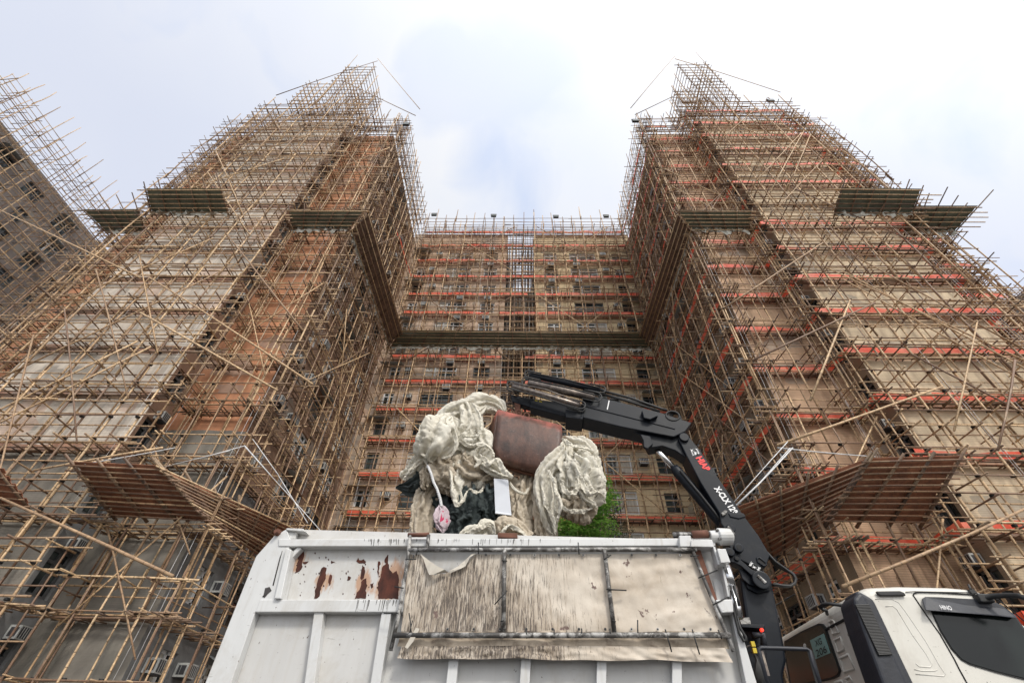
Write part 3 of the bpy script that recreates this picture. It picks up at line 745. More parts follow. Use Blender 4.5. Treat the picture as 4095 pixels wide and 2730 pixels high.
canopy('board_canopy','rust brown board canopy tilting out low on the right block',[((11.9,14,9.43),(15.03,14,9.57),(14.3,16.2,8.17),(11.0,16.2,8.16)),((8.7,18.2,9.4),(11.8,14.1,9.43),(10.95,16.3,8.16),(10.5,21.1,8.2))],'board_brown',G,nr=11,rib=1.1,boards=True,rr=.05)
canopy('board_canopy','rust brown board canopy cut off by the left edge of the photo',[((-22.5,12.9,8.9),(-17.2,12.9,8.35),(-16.9,14.8,7.6),(-22.5,14.8,7.9))],'board_brown',G,nr=7,boards=True)

def flood(px,py,Y_,label):
    d=ray(px,py); p=EYE+d*(Y_/d.y); t=thing('floodlight',label,'floodlight',p,'floodlights on the scaffold tops')
    m=MB(); m.box((p.x-.30,p.y-.08,p.z-.22),(p.x+.30,p.y+.12,p.z+.22)); m.build('housing','plastic_black',t,bevel=.03)
    m=MB(); m.box((p.x-.26,p.y-.095,p.z-.18),(p.x+.26,p.y-.083,p.z+.18)); m.build('lens','glass',t)
    m=MB(); m.tube([(p.x-.33,p.y,p.z),(p.x-.33,p.y,p.z+.32),(p.x+.33,p.y,p.z+.32),(p.x+.33,p.y,p.z)],.02,6); m.build('bracket','rusty_steel',t)
for a_ in ((1736,858,27.7,'small black floodlight on the rear scaffold top, leftmost of four'),(1974,862,27.7,'small black floodlight on the rear scaffold top, second from left'),(2223,866,27.7,'small black floodlight on the rear scaffold top, third from left'),(2424,864,27.7,'small black floodlight on the rear scaffold top, rightmost of four'),(1624,497,15.9,'small black floodlight at the top corner of the left courtyard scaffold'),(2541,483,15.9,'small black floodlight at the top corner of the right courtyard scaffold'),(3082,403,14.8,'small black floodlight at the top of the beige bay scaffold')):
    flood(*a_)
# ------------------------------------------------------------------ the lorry
lorry=thing('grab_lorry','white high-sided grab lorry with a rust-patched box and cream cab','lorry',(1.0,6.1,0))
# tipper box side: recessed panel plane at off=.11, rails and ribs proud of it
mb=MB()
side=[(1146,2115),(1096,2143),(1025,2223),(1000,2282),(821,2730),(790,2800),(3060,2860),(3027,2730),(2940,2455),(2857,2160)]
P_=[tp(x,y,.11) for x,y in side]
mb.prism(P_,N*.05)
# run the panels down to the chassis
lo=1.15
pl=P_[5];pr=P_[6]
mb.prism([Vector((pl.x,pl.y,pl.z+.01)),Vector((pr.x,pr.y,pr.z+.01)),Vector((pr.x,pr.y,lo)),Vector((pl.x,pl.y,lo))],N*.05)
mb.build('box_side_panel','white_panel',lorry)
W_=2.35
def rail(name,pts,off,th,mat='white_paint',bev=.008):
    return pxprism(pts,off,th).build(name,mat,lorry,bevel=bev)
rail('top_rail',[(1113,2153),(1250,2154),(2000,2152),(2857,2150),(2862,2181),(2000,2183),(1113,2183)],0,.12)
rail('middle_rail',[(1040,2395),(1700,2396),(2935,2400),(2952,2450),(1700,2446),(1020,2446)],.0,.105)
rail('rear_post',[(1146,2115),(1160,2153),(1156,2190),(1103,2394),(1020,2446),(923,2730),(900,2800),(790,2800),(821,2730),(1000,2282),(1025,2223),(1096,2143)],.012,.095,bev=.006)
rail('post_flange',[(1143,2188),(1165,2196),(1122,2392),(1096,2392)],-.035,.14)
rail('corner_gusset',[(1190,2186),(1206,2190),(1158,2240),(1146,2226)],.03,.09)
for (xt,xb) in ((1256,1216),(1526,1480),(1816,1783),(2095,2078),(2392,2385),(2690,2688)):
    rail('side_rib',[(xt,2447),(xt+38,2447),(xb+39,2740),(xb,2740)],.02,.09,bev=.004)
rail('front_post',[(2868,2190),(2884,2192),(2946,2455),(3030,2740),(2985,2740),(2925,2450)],.0,.10)
rail('front_gusset',[(2849,2316),(2866,2312),(2955,2394),(2950,2402),(2868,2404)],.1,.05)
rail('lower_bracket',[(2862,2396),(2930,2394),(2934,2446),(2888,2449),(2872,2420)],-.09,.09)
# floor, far side, tailboard, headboard
a=tp(1060,2200,.16); b=tp(2880,2200,.16); zt=tp(1700,2160,.1).z
m=MB()
A0=Vector((a.x-.02,a.y,0)); B0=Vector((2.0,4.95,0)); 
m.prism([A0+N*(W_-.1)+ZZ*lo,B0+N*(W_-.1)+ZZ*lo,B0+N*(W_-.1)+ZZ*zt,A0+N*(W_-.1)+ZZ*zt],N*.05); m.build('box_far_side','white_panel',lorry)
MB().prism([A0+N*.06+ZZ*lo,B0+N*.06+ZZ*lo,B0+N*(W_-.12)+ZZ*lo,A0+N*(W_-.12)+ZZ*lo],ZZ*.08).build('box_floor','rusty_steel',lorry)
MB().prism([A0+N*.07+ZZ*(lo+.1),A0+N*(W_-.12)+ZZ*(lo+.1),A0+N*(W_-.12)+ZZ*(zt-.15),A0+N*.07+ZZ*(zt-.15)],T*.05).build('tailboard','white_panel',lorry)
MB().prism([B0+N*.07+ZZ*(lo+.1),B0+N*(W_-.12)+ZZ*(lo+.1),B0+N*(W_-.12)+ZZ*(zt-.02),B0+N*.07+ZZ*(zt-.02)],-T*.05).build('headboard','rusty_steel',lorry)
pxprism([(2778,2196),(2800,2196),(2868,2394),(2852,2400)],-.006,.10).build('headboard_edge','rusty_steel',lorry)
# rust scars eaten through the paint (3 mm sheets of scale)
def jag(cx,cy,pts,nm='rust_patch',mat='rust_patch',off=.106):
    out=[]
    for i in range(len(pts)):
        (x0,y0),(x1,y1)=pts[i],pts[(i+1)%len(pts)]
        k=max(2,int(math.hypot(x1-x0,y1-y0)/7))
        for j in range(k):
            f=j/k; out.append((x0+(x1-x0)*f+U(-2.2,2.2),y0+(y1-y0)*f+U(-2.2,2.2)))
    pxprism(out,off,.0035).build(nm,mat,lorry)
Z5=lambda L:[(1000+x*.3316,2080+y*.3316) for x,y in L]
jag(0,0,Z5([(560,378),(655,378),(645,440),(625,500),(635,560),(600,610),(545,640),(560,560),(585,480)]))
jag(0,0,Z5([(640,500),(700,490),(660,525),(640,525)]))
jag(0,0,Z5([(880,555),(920,570),(905,700),(860,800),(825,930),(770,940),(790,830),(820,720),(850,600)]))
jag(0,0,Z5([(975,480),(1025,495),(985,525)])); jag(0,0,Z5([(960,650),(990,660),(985,720),(955,790),(945,740)]))
jag(0,0,Z5([(1300,450),(1320,480),(1370,470),(1400,500),(1380,525),(1320,515),(1280,495)]))
jag(0,0,Z5([(1350,540),(1385,560),(1390,620),(1365,690),(1340,720),(1330,660)]))
jag(0,0,Z5([(1340,740),(1400,690),(1410,780),(1395,840),(1400,900),(1390,940),(1262,940),(1290,870),(1330,820)]))
jag(0,0,Z5([(1455,760),(1490,750),(1480,800),(1460,820)])); jag(0,0,Z5([(1548,490),(1575,500),(1555,600),(1545,680),(1536,640)]))
jag(0,0,Z5([(1660,405),(1672,430),(1665,500),(1680,590),(1720,640),(1765,610),(1790,680),(1790,940),(1550,940),(1540,760),(1570,680),(1590,560),(1640,520),(1615,500)]))
jag(0,0,Z5([(1180,670),(1215,680),(1200,710),(1172,725)]))
for _ in range(46):
    x,y=U(1180,1590),U(2210,2385); r=U(1.2,3.4)
    pxprism([(x+r*math.cos(t)*U(.6,1.2),y+r*1.5*math.sin(t)*U(.6,1.2)) for t in [k*1.05 for k in range(6)]],.1075,.002,mb=(mbr:=MB()) if _==0 else mbr)
mbr.build('rust_specks','rust_patch',lorry)
mbd=MB()
for _ in range(60):       # black paint runs on the rails
    x=R.choice([U(1450,1600),U(1600,2140),U(1640,2300)]); l=U(6,28); w=U(.7,2)
    pxprism([(x,2154),(x+w,2154),(x+w*.7-l*.08,2154+l),(x-l*.08,2154+l)],-.003,.0025,mb=mbd)
for _ in range(24):
    x=U(1430,1590); l=U(10,48); w=U(.8,2)
    pxprism([(x,2397),(x+w,2397),(x+w*.6-l*.2,2397+l),(x-l*.2,2397+l)],-.003,.0025,mb=mbd)
mbd.build('paint_runs','drips',lorry)
pxprism([(1052,2386),(1060,2350),(1078,2345),(1086,2360),(1072,2372),(1058,2388),(1048,2384)],.008,.003).build('black_smear','drips',lorry)
sm=MB()
for i in range(9):
    x=1128-i*1.3; pxprism([(x,2200+i*4),(x+1.6,2200+i*3),(x-34+i,2340),(x-36+i,2338)],.009,.002,mb=sm)
sm.build('black_scratches','drips',lorry)
# brackets on the top rail
def bx(name,pts,off,th,mat='white_paint',bev=.006): return pxprism(pts,off,th).build(name,mat,lorry,bevel=bev)
bx('hinge_shelf',[(1144,2110),(1212,2112),(1222,2125),(1146,2118)],.0,.14)
bx('hinge_web',[(1142,2118),(1190,2120),(1180,2153),(1130,2153)],.04,.05)
p=tp(1113,2131,.02); MB().tube([p-N*.04,p+N*.06],.036,12,cap=True).build('hinge_bolt','rusty_steel',lorry,bevel=.008)
p=tp(1113,2131,.0); MB().tube([p-N*.07,p-N*.02],.022,6).build('hinge_nut','rusty_steel',lorry)
bx('rail_bracket',[(1990,2128),(2068,2130),(2068,2149),(1990,2147)],.02,.1,'rusty_steel')
# motorised cover gear at the front corner
m=MB(); m.tube([tp(2690,2136,.02),tp(2760,2136,.02),tp(2850,2133,.02)],.022,10); m.build('cover_shaft','pipe_worn',lorry,smooth=True)
m=MB(); m.tube([tp(2768,2137,.0),tp(2830,2134,.0)],.04,10); m.build('shaft_grease','rusty_steel',lorry,smooth=True)
bx('motor_arm',[(2763,2158),(2848,2156),(2856,2186),(2763,2184)],-.1,.13)
bx('motor_clamp',[(2716,2140),(2762,2140),(2770,2184),(2720,2184)],-.08,.14)
p=tp(2876,2148,.03)
m=MB(); m.tube([p-T*.10-N*.02,p-T*.02-N*.02,p-T*.015-N*.02,p+T*.115-N*.02],[.06,.062,.085,.08],18); m.tube([p+T*.115-N*.02,p+T*.135-N*.02],.05,14); m.build('motor_housing','white_paint',lorry,bevel=.012)
for k in range(5):
    t=k*1.25; q=p+N*(-.02+.072*math.cos(t))+ZZ*.072*math.sin(t); m=MB(); m.tube([q-T*.04,q-T*.012],.013,6); m.build('motor_bolt','pipe_worn',lorry)
bx('control_box',[(2868,2194),(2902,2192),(2922,2247),(2884,2249)],-.16,.14)
bx('box_stay',[(2851,2184),(2860,2184),(2883,2258),(2872,2256)],-.10,.12)
m=MB(); m.tube([tp(2904,2262,.02),tp(2926,2345,.02)],.043,16); m.build('lift_rod','chrome',lorry,smooth=True)
m=MB(); m.tube([tp(2926,2345,.02),tp(2943,2430,.02),tp(2950,2470,.02)],.05,16); m.build('lift_barrel','chrome',lorry,smooth=True)
for pts in ([(2912,2385),(2930,2420),(2944,2480),(2956,2530),(2975,2562),(2984,2560),(2982,2545),(2960,2510),(2946,2460)],[(2925,2360),(2938,2400),(2945,2440),(2947,2480)],[(2935,2340),(2950,2390),(2957,2420)]):
    m=MB(); m.tube([tp(x,y,-.03) for x,y in pts],.013,8); m.build('hydraulic_hose','rubber',lorry,smooth=True)
# chassis and wheels (below the picture)
for o_ in (.75,1.6):
    MB().prism([C0+T*.2+N*o_+ZZ*.8,C0+T*8.6+N*o_+ZZ*.8,C0+T*8.6+N*o_+ZZ*1.05,C0+T*.2+N*o_+ZZ*1.05],N*.08).build('chassis_beam','crane_black',lorry)
for s_ in (1.3,2.7,7.1):
    for o_ in (.08,1.95):
        c=C0+T*s_+N*(o_+.14)+ZZ*.52
        w=MB(); w.tube([c-N*.15,c-N*.11,c+N*.11,c+N*.15],[.44,.52,.52,.44],28); w=w.build('wheel','rubber',lorry)
        h=MB(); h.tube([c-N*.16,c+N*.16],[.26,.26],20); h.build('rim','pipe_worn',w)
# ------------------------------------------------------------------ tarpaulin in its pipe frame
tarp=thing('tarpaulin','stained cream tarpaulin lashed in a pipe frame, torn at its upper left','tarpaulin',tp(2250,2400,-.1))
def bil(q,f,g):   # quad px corners TL TR BR BL
    (ax,ay),(bx_,by),(cx,cy),(dx,dy)=q
    return ((ax*(1-f)+bx_*f)*(1-g)+(dx*(1-f)+cx*f)*g,(ay*(1-f)+by*f)*(1-g)+(dy*(1-f)+cy*f)*g)
q=[(1637,2216),(2779,2212),(2896,2524),(1604,2522)]
hole=[(1672,2206),(1678,2214),(1695,2228),(1716,2296),(1793,2286),(1840,2268),(1868,2240),(1893,2214),(1905,2206)]
def inpoly(x,y,P):
    c=False
    for i in range(len(P)):
        (x0,y0),(x1,y1)=P[i],P[i-1]
        if (y0>y)!=(y1>y) and x<(x1-x0)*(y-y0)/(y1-y0)+x0: c=not c
    return c
nx,ny=230,64; vs=[];keep={}
for j in range(ny+1):
    for i in range(nx+1):
        f,g=i/nx,j/ny; x,y=bil(q,f,g)
        y+= 3.5*abs(math.sin(f*16))*(g if g>.9 else 0)
        w=.010*mn.noise(Vector((f*9,g*4,1)))+.006*mn.noise(Vector((f*30,g*6,4)))
        w+=.010*abs(math.sin(f*22+3*mn.noise(Vector((f*5,g*2,0)))))*max(0,g-.55)
        if f>.62: w+=.012*mn.noise(Vector(((f+g*.5)*11,(f-g)*5,7)))
        vs.append(tp(x,y,-.015-w)); keep[i,j]=not inpoly(x,y,hole)
fs=[]
for j in range(ny):
    for i in range(nx):
        if keep[i,j]: k=j*(nx+1)+i; fs.append((k,k+nx+1,k+nx+2,k+1))
MB().add(vs,fs).build('sheet','tarp',tarp,smooth=True)
# lower flaps hanging under the bottom pipe
for (y0,y1,off,amp) in ((2524,2592,-.012,.020),(2583,2640,-.03,.016)):
    vs=[];nx2,ny2=200,10
    for j in range(ny2+1):
        for i in range(nx2+1):
            f,g=i/nx2,j/ny2
            x=(1606-18*g)*(1-f)+(2898+(20 if y0<2550 else 34)*g)*f
            lo_=-6*math.sin(f*3.1)+ (2.5*math.sin(f*14)+2*math.sin(f*31))*g
            yy=y0+(y1-y0)*g+lo_+(-10*(1-f)**3*g)+ (6*f if y0>2550 else 0)
            w=amp*(.5+.5*math.sin(f*40+5*mn.noise(Vector((f*8,g,2)))))*(.3+.7*g)+.01*mn.noise(Vector((f*30,g*3,0)))
            vs.append(tp(x,yy,off-w))
    fs=[(j*(nx2+1)+i,(j+1)*(nx2+1)+i,(j+1)*(nx2+1)+i+1,j*(nx2+1)+i+1) for j in range(ny2) for i in range(nx2)]
    MB().add(vs,fs).build('flap','tarp' if y0>2550 else 'tarp_flap',tarp,smooth=True)
# curled torn edges
def curl(pts,r=.02,name='torn_edge'):
    m=MB(); P3=[tp(x,y,-.04-.02*(i%2)) for i,(x,y) in enumerate(pts)]
    m.tube(P3,[r*.5]+[r]*(len(pts)-2)+[r*.3],7); m.build(name,'tarp',tarp,smooth=True)
flap=[(1680,2212),(1698,2226),(1722,2244),(1748,2262),(1778,2276),(1793,2287),(1772,2286),(1752,2292),(1733,2296),(1716,2297),(1705,2268),(1694,2236)]
m=MB(); vs=[tp(x,y,-.05-.05*(i in(3,4,8,9))) for i,(x,y) in enumerate(flap)]; m.add(vs,[(0,1,11),(1,2,10,11),(2,3,9,10),(3,4,8,9),(4,5,6,7,8)]); m.build('torn_flap','tarp_back',tarp)
flap=[(1797,2281),(1830,2264),(1858,2240),(1884,2216),(1905,2210),(1880,2226),(1862,2262),(1843,2272),(1800,2290)]
vs=[tp(x,y,-.045-.03*(i in(5,6,7))) for i,(x,y) in enumerate(flap)]; m=MB(); m.add(vs,[(0,1,7,8),(1,2,6,7),(2,3,5,6),(3,4,5)]); m.build('torn_flap','tarp_back',tarp)
m=MB(); vs=[tp(*p_,-.09) for p_ in ((1663,2508),(1678,2512),(1655,2560),(1630,2592),(1619,2586),(1640,2548))]; m.add(vs,[(0,1,2,5),(5,2,3,4)]); m.build('torn_strap','tarp_back',tarp)
def pipe(name,pts,r=.021,off=-.055,mat='pipe_worn'):
    m=MB(); m.tube([tp(x,y,off) for x,y in pts],r,12); return m.build(name,mat,tarp,smooth=True)
pipe('frame_pipe',[(1634,2198),(2000,2197),(2400,2196),(2785,2196)]); pipe('frame_pipe',[(1576,2538),(2000,2539),(2500,2538),(2921,2538)],.023,-.075)
pipe('frame_pipe',[(1640,2140),(1632,2225),(1598,2440),(1562,2600)],.019,-.05); pipe('frame_pipe',[(2018,2199),(2014,2524)],.022,-.06); pipe('frame_pipe',[(2417,2198),(2457,2526)],.021,-.06)
pipe('frame_pipe',[(2772,2205),(2835,2362),(2905,2530),(2934,2604)],.018,-.05)
pipe('frame_hook',[(1632,2138),(1690,2138),(1716,2136)],.022,-.04,'rusty_steel'); pipe('frame_hook',[(1714,2138),(1708,2196)],.02,-.045)
for x,y,dx,dy in ((1672,2188,-8,32),(1913,2168,0,46),(2312,2168,4,48),(1622,2236,44,-2),(1614,2350,-36,-6),(1594,2450,-58,0),(1636,2450,10,92),(1650,2480,-14,60),(2105,2515,2,36),(2216,2515,0,36),(2326,2512,2,30),(2438,2512,6,36),(2550,2478,2,72),(2660,2515,26,90),(2768,2515,30,100),(2872,2517,14,36),(2028,2242,-20,-2),(2028,2360,-50,56),(2014,2480,-12,4),(2415,2236,28,-18),(2425,2355,80,4),(2448,2480,14,4),(2792,2310,78,-32),(2850,2418,60,-32),(2760,2222,34,-2)):
    m=MB(); m.tube([tp(x,y,-.085),tp(x+dx*.5+U(-1,1),y+dy*.5,-.095),tp(x+dx,y+dy,-.08)],.006,6); m.build('lashing','rubber',tarp,smooth=True)
for x,y in [(1655,2222)]+[(1750+i*97,2219) for i in range(11)]+[(1790+i*105,2515) for i in range(11)]:
    if inpoly(x,y,hole): continue
    p=tp(x,y,-.03); m=MB(); 
    m.tube([p-N*.012,p-N*.008],.013,10); m.tube([p-N*.014,p-N*.011],.007,8,1); m.build('eyelet',None,tarp,mats=['pipe_worn','dark_gap'])
# ------------------------------------------------------------------ cab
cabpx=[(3448,2356),(3480,2340),(3600,2334),(3800,2338),(3880,2345),(3930,2356),(4010,2405),(4095,2475),(4200,2560),(4260,2760),(4280,2980),(3700,2980)]
side=[tp(x,y,0) for x,y in cabpx]
zb=1.0
kc=Vector((KC.x,KC.y,0))
prof=[]
for v in side[:10]: prof.append(v)
end=side[9]; prof.append(Vector((end.x+.05,end.y-.003,1.4))); prof.append(Vector((end.x+.05,end.y-.003,zb))); prof.append(Vector((KC.x,KC.y,zb)))
prof[0]=Vector((KC.x,KC.y,side[0].z))
mb=MB(); mb.prism(prof,N*2.3); cab=mb.build('cab','cab_paint',lorry,bevel=.11,seg=5,smooth=False)
for pl_ in cab.data.polygons: pl_.use_smooth=False
def cb(name,mesh,mat,**k): return mesh.build(name,mat,cab,**k)
# corrugated roof edge at the back
for i in range(9):
    f=i/8; y_=.40+f*1.25; zc=side[0].z
    p0=KC+N*y_; a_=Vector((p0.x+.045,p0.y,zc-.20)); b_=a_+T*.02+ZZ*.10; c_=a_+T*.16+ZZ*.185
    m=MB(); m.tube([a_,b_,(b_+c_)/2+ZZ*.02,c_],[.02,.072,.075,.03],14); cb('roof_corrugation',m,'cab_paint',smooth=True)
m=MB(); m.tube([KC+N*.2-T*.006+ZZ*(side[0].z-KC.z-.16),KC+N*2.1-T*.006+ZZ*(side[0].z-KC.z-.16)],.012,6); cb('roof_seam',m,'dark_gap')
# rear window and its plate
Z6=lambda L:[(3000+x*.287,2280+y*.287) for x,y in L]
m=MB(); m.prism([rp(x,y,-.012) for x,y in Z6([(470,985),(700,850),(950,735),(1010,740),(1050,790),(1150,1090),(1255,1390),(1230,1470),(1150,1510),(560,1640),(500,1300)])],T*.02); cb('rear_window_seal',m,'rubber')
m=MB(); m.prism([rp(x,y,-.018) for x,y in Z6([(480,1015),(700,880),(950,765),(1000,772),(1035,820),(1130,1100),(1232,1390),(1205,1450),(1130,1485),(580,1600),(520,1300)])],T*.012); rw=cb('rear_window',m,'cab_glass')
m=MB(); m.prism([rp(x,y,-.024) for x,y in Z6([(830,972),(1020,876),(1110,1148),(912,1230)])],T*.005); plate=m.build('licence_card','plate_green',rw)
# pressed recesses beside the rear window
for L in ([(1095,715),(1140,690),(1165,700),(1225,840),(1240,850),(1150,885)],[(1170,970),(1260,925),(1310,1090),(1225,1140)],[(1250,1220),(1370,1165),(1450,1360),(1310,1415)],[(1330,1500),(1390,1475),(1420,1540),(1350,1568)],[(1180,1560),(1280,1530),(1300,1590),(1200,1620)]):
    P5=[rp(x,y,-.004) for x,y in Z6(L)]; m=MB(); m.tube(P5+[P5[0]],.011,6,cap=False); cb('pressed_panel',m,'cab_paint',smooth=True)
m=MB(); m.tube([rp(x,y,o) for (x,y),o in zip(Z6([(1290,485),(1100,462),(1030,465),(962,510),(1000,535),(1060,555),(1072,605)]),(-.03,-.1,-.13,-.15,-.14,-.08,-.01))],.016,8); cb('grab_rail',m,'rubber',smooth=True)
# air intake on the corner
zz=lambda x,y,o:tp(3000+x*.287,2280+y*.287,o)
m=MB(); m.prism([zz(1440,395,-.05),zz(1500,310,-.05),zz(1560,295,-.05),zz(1600,350,-.05),zz(1660,465,-.05),zz(2000,1165,-.05),zz(2260,1700,-.05),zz(1900,1700,-.05),zz(1560,780,-.05)],N*.30); intake=cb('air_intake',m,'plastic_black',bevel=.03,seg=3)
m=MB(); b0=KC-T*.13
m.prism([Vector((KC.x-.10,KC.y-.03,zb+.3)),Vector((KC.x+.1,KC.y-.04,zb+.3)),Vector((KC.x+.1,KC.y-.04,2.72)),Vector((KC.x-.02,KC.y-.03,2.80)),Vector((KC.x-.10,KC.y-.03,2.66))],N*.26)
m.build('air_intake_duct','plastic_black',intake,bevel=.04,seg=3)
g=MB()
for i in range(34):
    f=i/33; xl,yl=1470+(1790-1470)*f,485+(1170-485)*f; xr,yr=1655+(1965-1655)*f,480+(1160-480)*f
    p0=zz(xl,yl,-.062); p1=zz(xr,yr,-.062); g.tube([p0,p1],.0085,5)
g.build('louvres','rubber',intake)
g=MB(); g.prism([zz(1455,478,-.053),zz(1660,478,-.053),zz(1985,1175,-.053),zz(1775,1175,-.053)],N*.002); g.build('louvre_recess','dark_gap',intake)
# side door, window, visor
Z7=lambda L:[(3500+x*.287,2280+y*.287) for x,y in L]
gl=Z7([(760,520),(900,830),(1060,1090),(1200,1245),(1320,1310),(1700,1425),(2120,1530),(2300,1500),(2180,950),(1965,640),(1700,450),(1550,400),(740,375),(690,400)])
m=MB(); m.prism([tp(x,y,-.008) for x,y in gl],N*.016); sealo=cb('door_window_seal',m,'rubber')
cx_=sum(x for x,y in gl)/len(gl); cy_=sum(y for x,y in gl)/len(gl)
m=MB(); m.prism([tp(x+(cx_-x)*.035,y+(cy_-y)*.05,-.014) for x,y in gl],N*.012); dw=cb('door_window',m,'cab_glass')
vis=Z7([(655,395),(700,362),(900,368),(1560,405),(1760,475),(1960,625),(1980,660),(1700,630),(1200,590),(760,555),(705,548)])
out=[tp(x,y,-.02) for x,y in vis[:6]]+[tp(x,y,-.075) for x,y in vis[6:]]
m=MB(); m.prism(out,N*.012); visor=cb('window_visor',m,'plastic_black',bevel=.004)
def groove(L,w=.006,off=-.002,mat='dark_gap',nm='door_gap',par=None):
    m=MB(); m.tube([tp(x,y,off) for x,y in Z7(L)],w,6); (cb(nm,m,mat,smooth=True))
groove([(1420,1800),(1280,1568),(1170,1370),(1100,1230),(900,880),(700,600),(560,390),(530,345),(545,315),(600,300),(900,308),(1300,330),(1500,350),(1700,400),(1860,520),(2073,700),(2300,900)])
groove([(420,300),(560,292),(1300,308),(1650,345)],.004)
for L in ([(0,400),(60,392),(240,400),(330,450),(420,570),(700,980),(900,1330),(975,1440),(950,1470),(560,1440)],[(140,500),(240,492),(300,540),(520,900),(700,1150),(790,1310),(760,1345),(610,1335),(560,1290)],[(540,1375),(640,1395),(820,1395),(860,1380)]):
    groove(L,.005,.001,'cab_paint','pressed_line')
m=MB(); hp=[tp(x,y,-.03) for x,y in Z7([(15,285),(345,280),(400,300),(436,345),(90,350),(45,330)])]; m.prism(hp,N*.03); cb('roof_handle',m,'rubber',bevel=.008)
m=MB(); m.prism([tp(x,y,-.012) for x,y in Z7([(1305,260),(1370,255),(1430,315),(1350,318)])],N*.03); m.tube([tp(3500+1330*.287,2280+258*.287,-.01),tp(3500+1300*.287,2280+200*.287,.02)],.01,6); cb('roof_clip',m,'rubber')
m=MB(); m.tube([tp(x,y,o) for (x,y),o in zip(Z7([(1440,400),(1530,385),(1640,355),(1850,345),(2000,352),(2073,378),(2400,420)]),(-.02,-.05,-.1,-.2,-.3,-.35,-.4))],.022,10); cb('mirror_arm',m,'rubber',smooth=True)
m=MB(); pa=tp(3500+1510*.287,2280+395*.287,-.03); m.obox(pa,T*.06,N*.04,ZZ*.035); cb('mirror_bracket',m,'rubber',bevel=.01)
# ------------------------------------------------------------------ lettering
import_font=None
def letters(txt,p0,p1,up,h,parent,mat,name='lettering',off=.02):
    cu=D.curves.new(name,'FONT'); cu.body=txt; cu.size=1; cu.extrude=0; cu.offset=off
    to=D.objects.new(name,cu); col.objects.link(to); bpy.context.view_layer.update()
    dg=bpy.context.evaluated_depsgraph_get(); me=D.meshes.new_from_object(to.evaluated_get(dg))
    xs=[v.co.x for v in me.vertices]; ys=[v.co.y for v in me.vertices]; x0,x1,y0,y1=min(xs),max(xs),min(ys),max(ys)
    p0=Vector(p0);p1=Vector(p1); dx=(p1-p0)/(x1-x0); dy=Vector(up).normalized()*h/(y1-y0)
    vs=[p0+dx*(v.co.x-x0)+dy*(v.co.y-y0) for v in me.vertices]; fs=[tuple(p.vertices) for p in me.polygons]
    D.objects.remove(to); D.curves.remove(cu); D.meshes.remove(me)
    return MB().add(vs,fs).build(name,mat,parent)
u_=(rp(*Z6([(935,960)])[0],-.03)-rp(*Z6([(960,1070)])[0],-.03))
ph_=(rp(*Z6([(830,972)])[0],-.027)-rp(*Z6([(912,1230)])[0],-.027)).length
letters('XG',rp(*Z6([(912,1058)])[0],-.027),rp(*Z6([(1004,1020)])[0],-.027),u_,ph_*.34,plate,'ink',off=.01)
letters('206',rp(*Z6([(930,1205)])[0],-.027),rp(*Z6([(1072,1140)])[0],-.027),u_,ph_*.38,plate,'ink',off=.01)
letters('HINO',tp(*Z7([(925,540)])[0],-.082),tp(*Z7([(1082,552)])[0],-.082),ZZ,.035,visor,'letter_white')
# ------------------------------------------------------------------ loader crane
CO=1.05
crane=thing('loader_crane','black folding loader crane reaching from behind the cab over the box','crane',tp(3050,2500,CO+.2).xy.to_3d())
def cp(name,pts,off=CO,th=.30,mat='crane_black',bev=.012,par=None): return pxprism(pts,off,th).build(name,mat,par or crane,bevel=bev)
colm=cp('column',[(2960,2300),(3078,2330),(3094,2352),(3112,2450),(3136,2568),(3147,2641),(3134,2697),(3150,2800),(3030,2800),(3000,2650),(2985,2480)],CO+.06,.34,bev=.03)
cp('column_cap',[(2975,2290),(3060,2310),(3090,2340),(3078,2362),(3030,2372),(2990,2352)],CO+.03,.38)
boom=cp('main_boom',[(2712,1752),(2752,1740),(2800,1800),(2972,2057),(3034,2140),(3080,2219),(3063,2268),(3010,2262),(2950,2232),(2918,2186),(2910,2130),(2884,2092),(2878,2052),(2860,2022),(2800,1925),(2745,1820)],CO,.30)
cp('boom_collar',[(2912,2050),(2975,2050),(2984,2066),(2955,2074),(2920,2066)],CO-.012,.32,par=boom)
hole_=[(3027,2232),(3036,2228),(3062,2248),(3064,2258),(3054,2262),(3030,2246)]
P5=[tp(x,y,CO-.004) for x,y in hole_]; m=MB(); m.tube(P5+[P5[0],P5[1]],.012,8,cap=False); m.build('boom_slot_rim','crane_black',boom,smooth=True); pxprism(hole_,CO-.003,.002).build('boom_slot','dark_gap',boom)
Z8=lambda L:[(2750+x*.2551,2050+y*.2551) for x,y in L]
link=cp('link_plate',Z8([(590,540),(640,535),(730,560),(830,680),(840,740),(900,790),(1000,880),(1100,920),(1200,960),(1290,1030),(1322,1090),(1315,1150),(1240,1190),(1160,1165),(1080,1100),(1030,1000),(950,930),(840,830),(740,780),(640,760),(600,700)]),CO-.05,.045,bev=.008)
cp('link_plate',Z8([(800,870),(900,880),(1000,960),(1080,1060),(1130,1120),(1060,1150),(960,1120),(860,1030)]),CO+.0,.05,bev=.008)
def pin(x,y,r,l=.05,off=CO-.06,mat='crane_black',hole=None,par=None):
    p=tp(x,y,off); m=MB(); m.tube([p-N*l,p-N*l*.85,p+N*.02],[r*.86,r,r],20); o=m.build('pin',mat,par or link,smooth=False,bevel=.004)
    if hole: m=MB(); m.tube([p-N*(l+.004),p-N*l],r*hole,16); m.build('pin_bore','dark_gap',o)
for x,y,r in ((2951,2193,.055),(2918,2210,.05)): pin(x,y,r,.045,hole=.5)
pin(2946,2232,.03,.01,hole=.7)
pin(3044,2318,.10,.02); 
